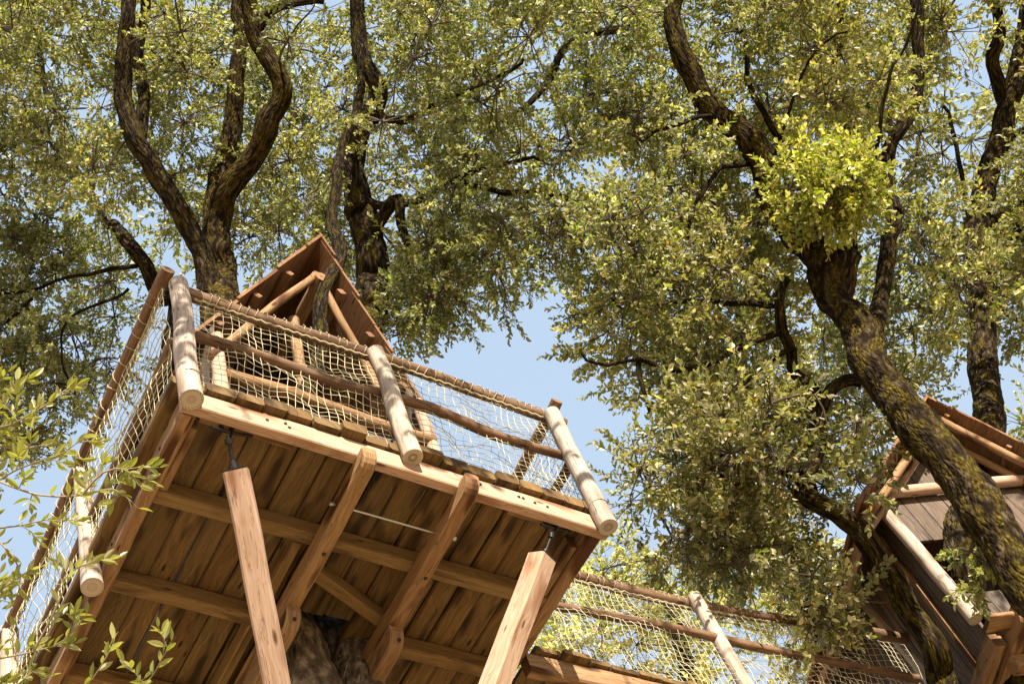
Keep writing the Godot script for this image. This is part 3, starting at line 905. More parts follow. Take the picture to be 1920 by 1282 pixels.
# ---------------------------------------------------------------- trees
func build_trees() -> void:
	var t: Node3D
	var L := []
	# A: the oak that carries the platform
	t = thing("oak_tree", "old mossy oak whose stems rise through the netted platform and its cabin", "tree", V(1.5, 0, -1.7), "oaks of the grove")
	L = []
	L += limb(t, "trunk", [V(1.55, -0.1, -1.65), V(1.50, 3, -1.62), V(1.50, 5.5, -1.56), V(1.49, 7.0, -1.52), V(1.50, 7.6, -1.52)], 0.36, 0.27, "pale_bark", 28, 0.4)
	L += limb(t, "trunk_fork", [V(1.47, 7.2, -1.50), V(1.335, 7.95, -1.43), V(1.30, 8.9, -1.60)], 0.20, 0.18, "pale_bark", 26)
	L += limb(t, "trunk_fork", [V(1.53, 7.2, -1.50), V(1.685, 7.95, -1.42), V(1.76, 8.9, -1.65)], 0.18, 0.17, "pale_bark", 26)
	L += limb(t, "stem", [V(1.31, 8.7, -1.66), V(1.27, 9.5, -1.7), V(1.27, 11.5, -1.75), V(1.46, 13.84, -1.92), V(1.38, 14.31, -1.75)], 0.22, 0.175, "mossy_bark", 24)
	L += limb(t, "stem", [V(1.76, 8.7, -1.85), V(1.9, 9.5, -1.9), V(2.5, 12.2, -1.8), V(2.89, 13.97, -1.54), V(2.82, 14.36, -1.26), V(2.68, 14.78, -1.02)], 0.19, 0.165, "bark", 24)
	L += limb(t, "branch", [V(2.68, 14.78, -1.02), V(2.57, 15.03, -0.83), V(2.49, 15.24, -0.72), V(2.48, 15.47, -0.48), V(2.59, 15.63, -0.25), V(2.62, 15.83, -0.01), V(2.44, 16.12, 0.17), V(2.31, 16.38, 0.34), V(2.14, 16.93, 0.85)], 0.14, 0.06, "bark", 14)
	L += limb(t, "stem", [V(1.40, 8.6, -1.3), V(1.22, 9.4, -0.8), V(1.31, 10.35, -0.53), V(1.35, 10.65, -0.46), V(1.48, 11.33, -0.39), V(1.67, 12.09, -0.37), V(1.76, 12.78, -0.34), V(1.90, 13.32, -0.29), V(2.00, 13.88, -0.26), V(2.08, 14.49, -0.14), V(2.19, 14.98, 0.01), V(2.25, 15.80, 0.33)], 0.068, 0.042, "bark", 16)
	L += limb(t, "branch", [V(1.35, 13.64, -1.95), V(1.27, 13.86, -1.82), V(0.97, 14.26, -1.53), V(0.67, 14.62, -1.33), V(0.37, 14.95, -1.20), V(0.17, 15.26, -1.00), V(0.06, 15.57, -0.68), V(-0.01, 15.87, -0.34), V(-0.13, 16.21, 0.02)], 0.115, 0.065, "bark", 16)
	L += limb(t, "branch", [V(1.38, 14.31, -1.75), V(1.33, 14.57, -1.49), V(1.34, 14.68, -1.21), V(1.46, 14.77, -0.84), V(1.47, 14.91, -0.49), V(1.46, 15.04, -0.18), V(1.28, 15.32, -0.03), V(1.13, 15.58, 0.11), V(0.91, 15.96, 0.46)], 0.135, 0.07, "mossy_bark", 16)
	L += limb(t, "branch", [V(1.38, 14.31, -1.75), V(1.34, 14.87, -1.61), V(1.37, 15.43, -1.39), V(1.36, 15.95, -1.01), V(1.32, 16.36, -0.67), V(1.28, 16.77, -0.33), V(1.04, 17.33, 0.15)], 0.125, 0.07, "mossy_bark", 16)
	L += limb(t, "branch", [V(0.37, 14.95, -1.20), V(0.39, 15.51, -0.99), V(0.26, 15.93, -0.72), V(0.17, 16.36, -0.37), V(0.04, 16.67, -0.10)], 0.07, 0.05, "bark", 12)
	L += limb(t, "branch", [V(1.16, 15.57, 0.11), V(1.23, 15.62, 0.32), V(1.40, 15.60, 0.48), V(1.63, 15.66, 0.64)], 0.06, 0.035, "bark", 10)
	L += limb(t, "branch", [V(2.65, 14.92, -0.85), V(2.76, 14.69, -0.83), V(2.98, 14.55, -0.62), V(3.19, 14.42, -0.37), V(3.34, 14.33, -0.11), V(3.63, 14.18, 0.20), V(3.83, 14.06, 0.44)], 0.05, 0.015, "bark", 10)
	L += limb(t, "branch", [V(2.82, 14.50, -1.07), V(2.86, 14.50, -0.87), V(2.88, 14.46, -0.66), V(2.94, 14.12, -0.83), V(3.08, 13.83, -1.06)], 0.075, 0.025, "mossy_bark", 10)
	L += limb(t, "branch", [V(2.60, 15.62, -0.24), V(2.77, 15.33, -0.14), V(2.95, 15.12, 0.15), V(3.25, 14.96, 0.72), V(3.51, 14.87, 1.12)], 0.05, 0.02, "bark", 8)
	L += limb(t, "branch", [V(4.41, 15.07, 1.88), V(4.26, 15.10, 1.75), V(4.10, 15.11, 1.57), V(3.92, 14.98, 1.32), V(3.92, 14.88, 1.08), V(3.76, 14.73, 0.82), V(3.60, 14.62, 0.64), V(3.43, 14.54, 0.51)], 0.045, 0.03, "bark", 10)
	L += limb(t, "branch", [V(3.29, 14.34, -0.14), V(3.66, 13.88, 0.08), V(4.03, 13.55, 0.34), V(4.26, 13.44, 0.39), V(4.55, 13.30, 0.41)], 0.03, 0.035, "bark", 8)
	L += limb(t, "branch", [V(4.26, 13.44, 0.39), V(4.26, 13.28, 0.26), V(4.20, 13.12, 0.10), V(4.31, 13.03, 0.02)], 0.03, 0.015, "bark", 8)
	foliage(t, L, [[-0.6, 16.2, -1.7, 0.54], [0.0, 15.2, 0.7, 0.59], [-0.7, 19.0, -1.5, 0.51], [1.9, 16.8, -0.8, 0.55], [-1.0, 16.8, -3.0, 0.48], [0.7, 17.4, -2.4, 0.56], [2.0, 17.2, -0.3, 0.51], [1.9, 14.0, -0.9, 0.45], [-0.1, 16.7, -1.9, 0.60], [1.7, 16.7, -2.5, 0.62], [0.8, 18.1, -0.2, 0.61], [2.1, 16.6, -0.8, 0.46], [1.9, 17.7, 0.8, 0.50], [-1.1, 18.2, -1.7, 0.59], [-1.3, 15.1, -1.8, 0.56], [2.6, 17.6, -0.7, 0.48], [1.6, 16.1, -0.0, 0.52], [1.0, 16.3, -1.3, 0.54], [0.4, 17.3, -1.2, 0.47], [-1.3, 17.2, -2.7, 0.43], [0.9, 17.0, -1.1, 0.49], [-0.4, 16.4, -0.8, 0.54], [-0.5, 17.8, -1.6, 0.43], [0.7, 15.3, -1.5, 0.46], [-1.4, 16.5, -1.3, 0.59], [-1.0, 17.6, -1.6, 0.60], [-1.4, 19.4, -1.0, 0.60], [2.5, 17.6, -0.4, 0.61], [-0.3, 17.5, -3.0, 0.55], [0.6, 17.8, -0.7, 0.43], [2.4, 17.1, -1.4, 0.60], [-0.2, 16.4, -2.1, 0.50], [1.9, 15.2, -0.5, 0.47], [1.9, 17.1, -0.7, 0.49], [-0.7, 17.8, -2.4, 0.45], [2.1, 16.4, -2.2, 0.58], [-1.3, 18.0, -3.1, 0.43], [-0.8, 17.2, -1.1, 0.50], [-1.5, 19.4, -1.3, 0.59], [-1.2, 16.2, -1.8, 0.48], [-1.1, 15.7, -0.9, 0.53], [0.9, 15.4, -1.6, 0.58], [0.6, 16.0, -0.6, 0.52], [2.0, 14.8, -1.5, 0.60], [-1.8, 16.1, -0.5, 0.60], [-1.3, 18.9, -0.9, 0.44], [2.1, 16.9, -1.4, 0.61], [-0.1, 17.7, -2.2, 0.47], [-1.1, 17.6, -1.3, 0.57], [-0.4, 17.2, -0.2, 0.61], [0.1, 14.9, -1.6, 0.56], [-0.8, 17.5, -0.9, 0.48], [-0.3, 18.0, -2.9, 0.48], [1.2, 17.6, -0.9, 0.54], [-1.0, 15.4, -0.4, 0.52], [-0.5, 16.6, -0.4, 0.48], [1.3, 18.5, -0.0, 0.52], [0.9, 17.6, -1.3, 0.58], [0.6, 17.2, -1.3, 0.59], [0.4, 17.7, -2.7, 0.51], [-0.9, 18.0, -1.3, 0.56], [-0.4, 17.6, -1.7, 0.44], [-0.6, 17.2, -1.3, 0.56], [-1.7, 17.0, -1.7, 0.52], [-0.5, 18.2, -2.7, 0.50], [0.3, 17.0, -2.6, 0.48], [1.3, 17.0, -1.7, 0.47], [1.9, 15.9, -2.2, 0.53], [0.7, 18.5, -0.2, 0.45], [-0.0, 16.6, -2.3, 0.53], [0.7, 15.7, -0.6, 0.46], [-1.0, 17.4, -3.1, 0.53], [-1.4, 16.0, -1.8, 0.57], [1.4, 17.6, -0.6, 0.44], [-1.0, 15.9, -0.1, 0.58], [1.8, 16.0, -1.4, 0.45], [-0.4, 17.2, -0.6, 0.53], [-1.0, 18.2, -1.4, 0.43], [2.2, 16.9, -2.3, 0.50], [0.7, 16.7, -1.5, 0.62], [1.0, 17.9, -0.6, 0.52], [0.3, 16.3, -1.2, 0.46], [-0.1, 17.2, 0.2, 0.55], [0.4, 18.0, -2.1, 0.60], [0.2, 16.6, 0.4, 0.47], [-1.1, 18.4, -2.8, 0.48], [2.3, 16.4, -1.2, 0.49], [-1.1, 17.3, -0.9, 0.56], [0.5, 17.1, -1.1, 0.48], [0.4, 15.7, -1.9, 0.46], [1.9, 15.2, -0.9, 0.49], [-1.1, 15.7, -1.2, 0.43], [-1.5, 17.4, -1.1, 0.43], [-1.5, 16.7, -1.9, 0.56], [0.4, 15.2, -0.1, 0.43], [4.1, 16.4, 1.3, 0.51], [4.0, 14.5, 1.8, 0.47], [4.2, 14.3, 0.6, 0.44], [2.5, 14.6, 2.2, 0.44], [4.1, 16.0, -1.0, 0.61], [3.6, 13.2, -0.5, 0.48], [3.8, 15.4, 2.2, 0.49], [3.8, 14.0, -0.7, 0.50], [4.4, 15.5, 0.2, 0.50], [3.1, 16.6, 1.3, 0.42], [3.8, 15.4, -0.7, 0.44], [3.1, 15.3, -1.3, 0.60], [4.9, 16.3, 0.9, 0.57], [2.3, 14.3, 0.8, 0.50], [4.5, 15.6, 2.0, 0.50], [4.7, 15.7, 0.3, 0.53], [4.6, 15.8, -0.6, 0.49], [3.1, 14.1, 0.9, 0.59], [3.6, 13.8, -0.2, 0.53], [3.0, 13.6, -0.0, 0.49], [2.9, 16.3, 1.6, 0.57], [3.4, 15.4, -0.3, 0.46], [3.3, 14.0, -1.3, 0.51], [4.2, 14.5, -0.9, 0.50], [5.0, 15.8, 1.0, 0.50], [2.4, 15.5, 1.3, 0.51], [3.3, 14.8, 0.4, 0.59], [3.1, 16.8, -0.2, 0.58], [2.8, 16.9, 0.6, 0.42], [4.2, 15.2, -1.5, 0.62], [1.2, 14.7, 0.9, 0.51], [2.4, 16.4, 1.5, 0.44], [2.0, 16.1, 1.4, 0.55], [4.8, 15.2, -1.0, 0.47], [4.7, 16.0, 0.6, 0.53], [4.7, 15.5, 1.0, 0.61], [4.3, 14.6, 0.6, 0.52], [2.9, 15.5, 0.7, 0.58], [3.3, 13.5, -0.8, 0.48], [3.7, 16.5, 0.4, 0.59], [3.2, 14.6, 0.6, 0.56], [4.3, 16.2, 2.2, 0.49], [4.4, 15.8, -1.3, 0.55], [2.6, 16.8, -0.1, 0.48], [3.7, 15.9, -1.9, 0.48], [2.4, 14.6, 1.1, 0.47], [3.9, 14.8, 2.5, 0.46], [3.4, 13.2, 0.0, 0.48], [2.2, 14.0, 0.2, 0.47], [3.5, 13.8, 0.5, 0.43], [3.3, 14.7, 1.9, 0.58], [4.5, 17.3, 2.2, 0.53], [2.4, 15.8, 1.4, 0.62], [2.9, 17.2, 0.1, 0.52], [3.1, 14.0, 1.5, 0.49], [4.5, 14.7, -0.2, 0.51], [3.4, 15.5, 0.6, 0.59], [3.0, 16.7, -0.8, 0.59], [3.6, 14.9, 2.0, 0.46], [3.0, 13.5, -0.6, 0.42], [2.9, 16.3, 1.3, 0.48], [3.0, 15.0, 0.9, 0.49], [4.7, 16.9, 1.3, 0.47], [2.5, 16.3, -0.5, 0.49], [4.1, 17.0, 1.0, 0.51], [3.8, 16.4, -0.1, 0.62], [3.5, 15.7, 0.5, 0.43], [3.9, 15.5, -1.1, 0.43], [4.9, 16.7, 1.0, 0.49], [2.7, 15.8, 0.7, 0.50], [3.6, 16.2, -0.7, 0.54], [5.0, 15.6, 0.8, 0.59], [3.4, 16.6, -0.1, 0.48], [2.6, 14.5, 2.0, 0.49], [3.8, 14.7, 0.1, 0.44], [4.0, 15.6, -1.4, 0.49], [3.6, 16.4, -0.4, 0.46], [2.7, 16.6, 1.4, 0.43], [4.8, 15.1, 0.9, 0.44], [3.5, 15.0, -1.7, 0.53], [2.6, 17.2, 0.2, 0.45], [3.4, 14.6, 0.1, 0.57], [3.1, 14.3, 1.9, 0.51], [2.8, 17.2, 0.8, 0.46], [2.4, 14.9, 1.3, 0.43], [3.4, 14.1, -1.3, 0.40], [2.9, 13.5, -0.8, 0.33], [3.1, 13.1, -0.8, 0.33], [3.1, 13.2, -1.1, 0.38], [3.2, 13.7, -1.5, 0.32], [3.4, 13.6, -1.0, 0.37], [3.1, 13.0, -0.9, 0.39], [3.5, 13.6, -1.1, 0.33], [3.4, 14.0, -1.8, 0.34], [3.0, 13.3, -1.4, 0.39], [3.2, 13.8, -0.8, 0.40], [3.4, 14.0, -1.4, 0.35], [2.7, 16.8, -2.1, 0.42], [2.2, 16.3, -2.3, 0.43], [3.0, 16.0, -2.0, 0.50], [2.8, 15.6, -1.7, 0.40], [2.7, 15.8, -1.8, 0.45], [2.6, 16.7, -1.8, 0.46], [2.3, 16.5, -1.6, 0.43], [2.6, 16.1, -1.4, 0.42], [3.8, 12.9, 0.1, 0.31], [4.0, 13.6, 0.2, 0.32], [3.8, 12.9, 0.3, 0.33], [3.8, 12.9, -0.1, 0.41], [3.9, 13.2, 0.2, 0.42], [3.9, 13.5, -0.1, 0.32], [4.6, 13.8, -0.1, 0.31]], 55, Color(0.98, 1.02, 0.95), 1.10)
	# E: leaning oak on the left, behind
	t = thing("oak_tree", "leaning oak behind the left railing with short lichen-covered limb", "tree", V(-0.9, 0, -6.5), "oaks of the grove")
	L = []
	L += limb(t, "trunk", [V(-0.9, -0.1, -6.5), V(0.2, 5, -5.4), V(0.6, 9, -4.4), V(1.69, 15.54, -3.33), V(1.44, 15.88, -3.12), V(1.25, 16.15, -2.99), V(1.05, 16.71, -3.05), V(0.95, 17.51, -3.28)], 0.30, 0.07, "bark", 20, 0.4)
	L += limb(t, "branch", [V(1.25, 16.15, -2.99), V(0.85, 16.05, -3.16), V(0.51, 16.03, -3.36), V(0.19, 15.98, -3.60), V(-0.39, 15.90, -3.92)], 0.028, 0.012, "bark", 8)
	L += limb(t, "branch", [V(0.95, 17.51, -3.28), V(0.38, 18.74, -3.08), V(-0.10, 19.85, -2.76), V(-0.34, 20.41, -2.30), V(-0.42, 20.93, -1.73)], 0.045, 0.03, "bark", 10)
	L += limb(t, "branch", [V(0.25, 16.11, -3.79), V(0.06, 15.97, -4.07), V(-0.26, 15.92, -4.30)], 0.022, 0.02, "bark", 8)
	L += limb(t, "branch", [V(1.11, 15.90, -3.20), V(0.62, 15.61, -3.64), V(0.67, 15.31, -4.00), V(0.87, 15.02, -4.16)], 0.02, 0.010, "bark", 8)
	foliage(t, L, [[0.7, 16.7, -4.6, 0.47], [1.0, 18.4, -4.1, 0.42], [0.4, 18.0, -3.9, 0.46], [1.1, 17.2, -4.8, 0.50], [0.3, 16.8, -5.0, 0.48], [0.2, 16.8, -3.7, 0.43], [0.4, 18.7, -4.1, 0.48], [0.4, 16.7, -3.6, 0.48], [0.9, 16.4, -4.9, 0.42], [0.3, 16.6, -4.7, 0.48], [0.5, 16.7, -4.3, 0.42], [0.7, 16.3, -4.9, 0.40], [-0.2, 17.3, -5.5, 0.47], [-0.1, 16.4, -4.6, 0.44], [0.2, 17.0, -3.2, 0.48], [0.3, 16.3, -5.3, 0.52], [0.5, 16.3, -4.8, 0.52], [-0.3, 17.4, -3.3, 0.54], [0.1, 17.1, -4.4, 0.51], [-1.0, 16.6, -3.7, 0.50], [0.2, 16.9, -5.1, 0.52], [1.0, 16.5, -3.5, 0.46], [-0.3, 16.7, -5.3, 0.42], [-0.5, 17.1, -4.4, 0.44], [-0.5, 15.7, -4.1, 0.57], [-0.3, 15.6, -5.2, 0.42], [1.3, 17.5, -4.0, 0.49], [1.2, 18.1, -4.4, 0.40], [-0.3, 18.2, -5.7, 0.48], [0.1, 15.9, -4.4, 0.49], [-0.3, 17.8, -4.1, 0.53], [-0.1, 17.3, -4.7, 0.44], [-0.8, 16.8, -2.8, 0.49], [0.3, 16.6, -5.4, 0.46], [1.2, 15.9, -4.1, 0.53], [-0.5, 16.7, -3.1, 0.44], [1.0, 17.3, -4.5, 0.42], [-0.0, 17.9, -5.9, 0.42], [0.5, 17.6, -5.9, 0.48], [-0.6, 18.7, -4.1, 0.48], [0.1, 18.4, -4.7, 0.45], [-0.3, 16.0, -5.5, 0.47], [-0.3, 15.8, -5.1, 0.44], [0.5, 17.1, -3.6, 0.45], [-0.9, 16.7, -3.4, 0.43], [0.2, 15.5, -4.9, 0.57], [-0.0, 15.6, -4.0, 0.56], [0.1, 17.7, -3.8, 0.51], [-0.5, 18.0, -3.3, 0.40], [0.0, 16.7, -4.1, 0.46], [0.0, 17.9, -4.6, 0.48], [0.3, 17.2, -3.6, 0.55], [-0.1, 16.8, -3.5, 0.40], [0.5, 16.9, -3.8, 0.48], [0.5, 15.7, -4.0, 0.58], [-0.2, 15.6, -4.9, 0.54], [1.1, 17.3, -5.4, 0.56], [1.2, 17.5, -3.8, 0.54], [1.3, 16.3, -4.8, 0.41], [-1.0, 18.4, -4.1, 0.41], [0.8, 15.4, -4.6, 0.53], [1.4, 17.3, -4.3, 0.53], [-1.1, 17.9, -3.8, 0.57], [0.4, 17.4, -4.3, 0.42], [1.6, 17.3, -5.0, 0.45], [-0.4, 18.9, -3.9, 0.48], [0.3, 17.6, -4.4, 0.46], [0.4, 17.4, -5.3, 0.45], [0.4, 15.8, -5.8, 0.36], [0.9, 16.1, -5.3, 0.36], [0.7, 15.6, -5.3, 0.36], [0.7, 15.5, -5.1, 0.38], [0.4, 15.2, -5.3, 0.38], [0.6, 15.1, -5.0, 0.33]], 46, Color(0.92, 0.96, 0.96), 1.12)
	# B: the big leaning oak on the right
	t = thing("oak_tree", "largest oak on the right, thick mossy trunk leaning across the second cabin", "tree", V(7.9, 0, 2.9), "oaks of the grove")
	L = []
	L += limb(t, "trunk", [V(7.9, -0.1, 2.9), V(7.55, 3.0, 2.5), V(5.54, 6.37, 0.61), V(5.57, 6.85, 0.66), V(5.60, 7.46, 0.72), V(5.64, 8.05, 0.74), V(5.61, 8.45, 0.80), V(5.61, 8.96, 0.87), V(5.65, 9.44, 0.90), V(5.73, 9.99, 0.88), V(5.79, 10.56, 0.89), V(5.89, 11.12, 0.91), V(5.97, 11.71, 0.98), V(6.03, 12.20, 1.09)], 0.178, 0.155, "mossy_bark", 30, 0.4)
	L += limb(t, "branch", [V(6.03, 12.20, 1.09), V(5.88, 12.68, 1.16), V(5.75, 13.17, 1.30), V(5.68, 13.51, 1.47), V(5.53, 13.76, 1.58), V(5.35, 13.97, 1.57), V(5.14, 14.22, 1.62), V(4.96, 14.50, 1.79), V(4.85, 14.76, 1.96), V(4.79, 14.99, 2.16), V(4.81, 15.26, 2.55)], 0.165, 0.085, "mossy_bark", 22)
	L += limb(t, "branch", [V(6.10, 11.87, 0.94), V(6.17, 12.06, 1.19), V(6.23, 12.20, 1.32)], 0.13, 0.11, "bark", 16)
	L += limb(t, "branch", [V(6.13, 11.18, 0.78), V(6.74, 12.06, 1.05), V(7.00, 12.87, 1.58), V(7.02, 13.50, 1.97), V(7.12, 13.84, 2.34), V(7.20, 14.06, 2.68), V(7.19, 14.33, 3.03), V(7.04, 14.90, 3.63)], 0.09, 0.06, "bark", 14)
	L += limb(t, "branch", [V(7.03, 13.00, 1.65), V(7.03, 13.68, 1.83), V(6.89, 14.20, 2.05), V(6.68, 14.47, 2.14), V(6.60, 14.57, 2.29), V(6.64, 14.82, 2.63), V(6.53, 15.27, 3.29)], 0.075, 0.05, "bark", 12)
	L += limb(t, "branch", [V(6.06, 12.17, 1.03), V(6.28, 13.67, 1.46), V(6.17, 13.92, 1.61), V(6.00, 14.18, 1.74), V(5.74, 14.64, 1.94), V(5.64, 15.09, 2.31)], 0.045, 0.025, "bark", 8)
	L += limb(t, "branch", [V(6.24, 12.17, 1.27), V(6.01, 12.40, 2.12), V(5.94, 12.72, 2.79), V(6.04, 12.94, 3.14), V(5.98, 13.20, 3.69)], 0.024, 0.012, "bark", 8)
	L += limb(t, "branch", [V(5.69, 13.22, 1.36), V(5.45, 13.10, 1.91), V(5.50, 13.35, 2.58), V(5.68, 13.40, 2.93)], 0.022, 0.010, "bark", 8)
	L += limb(t, "branch", [V(5.35, 13.97, 1.57), V(4.96, 13.87, 1.42), V(4.66, 13.74, 1.29), V(4.42, 13.55, 1.14)], 0.03, 0.012, "bark", 8)
	L += limb(t, "branch", [V(5.68, 13.51, 1.47), V(5.15, 13.24, 1.30), V(4.91, 12.89, 1.02), V(4.83, 12.45, 0.74)], 0.03, 0.012, "bark", 8)
	L += limb(t, "branch", [V(5.55, 6.68, 0.65), V(6.4, 7.8, 3.8), V(4.6, 9.2, 4.6), V(2.5, 10.3, 4.1), V(-0.5, 11.0, 3.4)], 0.10, 0.03, "bark", 10)
	foliage(t, L, [[-1.22, 11.32, 4.13, 0.14], [-1.31, 11.31, 4.84, 0.19], [0.12, 11.11, 4.28, 0.22], [0.59, 10.57, 3.87, 0.19], [-1.34, 11.32, 3.65, 0.17], [0.41, 11.27, 3.98, 0.23], [0.33, 10.57, 3.17, 0.20], [-0.34, 11.07, 3.70, 0.14], [-1.23, 10.40, 3.23, 0.23], [0.13, 11.10, 4.38, 0.20], [-1.23, 11.19, 3.48, 0.24], [-0.99, 10.69, 3.52, 0.23], [1.24, 10.92, 3.33, 0.18], [5.51, 12.29, 6.82, 0.39], [6.12, 13.63, 6.20, 0.42], [5.25, 12.07, 5.20, 0.29], [5.80, 12.20, 6.46, 0.32], [3.90, 12.08, 4.51, 0.32], [1.95, 11.31, 4.08, 0.27], [3.36, 12.25, 4.58, 0.33], [3.53, 11.51, 4.27, 0.31], [3.89, 11.41, 4.06, 0.29], [2.58, 11.72, 3.58, 0.30]], 15, Color(1.0, 1.0, 0.9), 1.5)
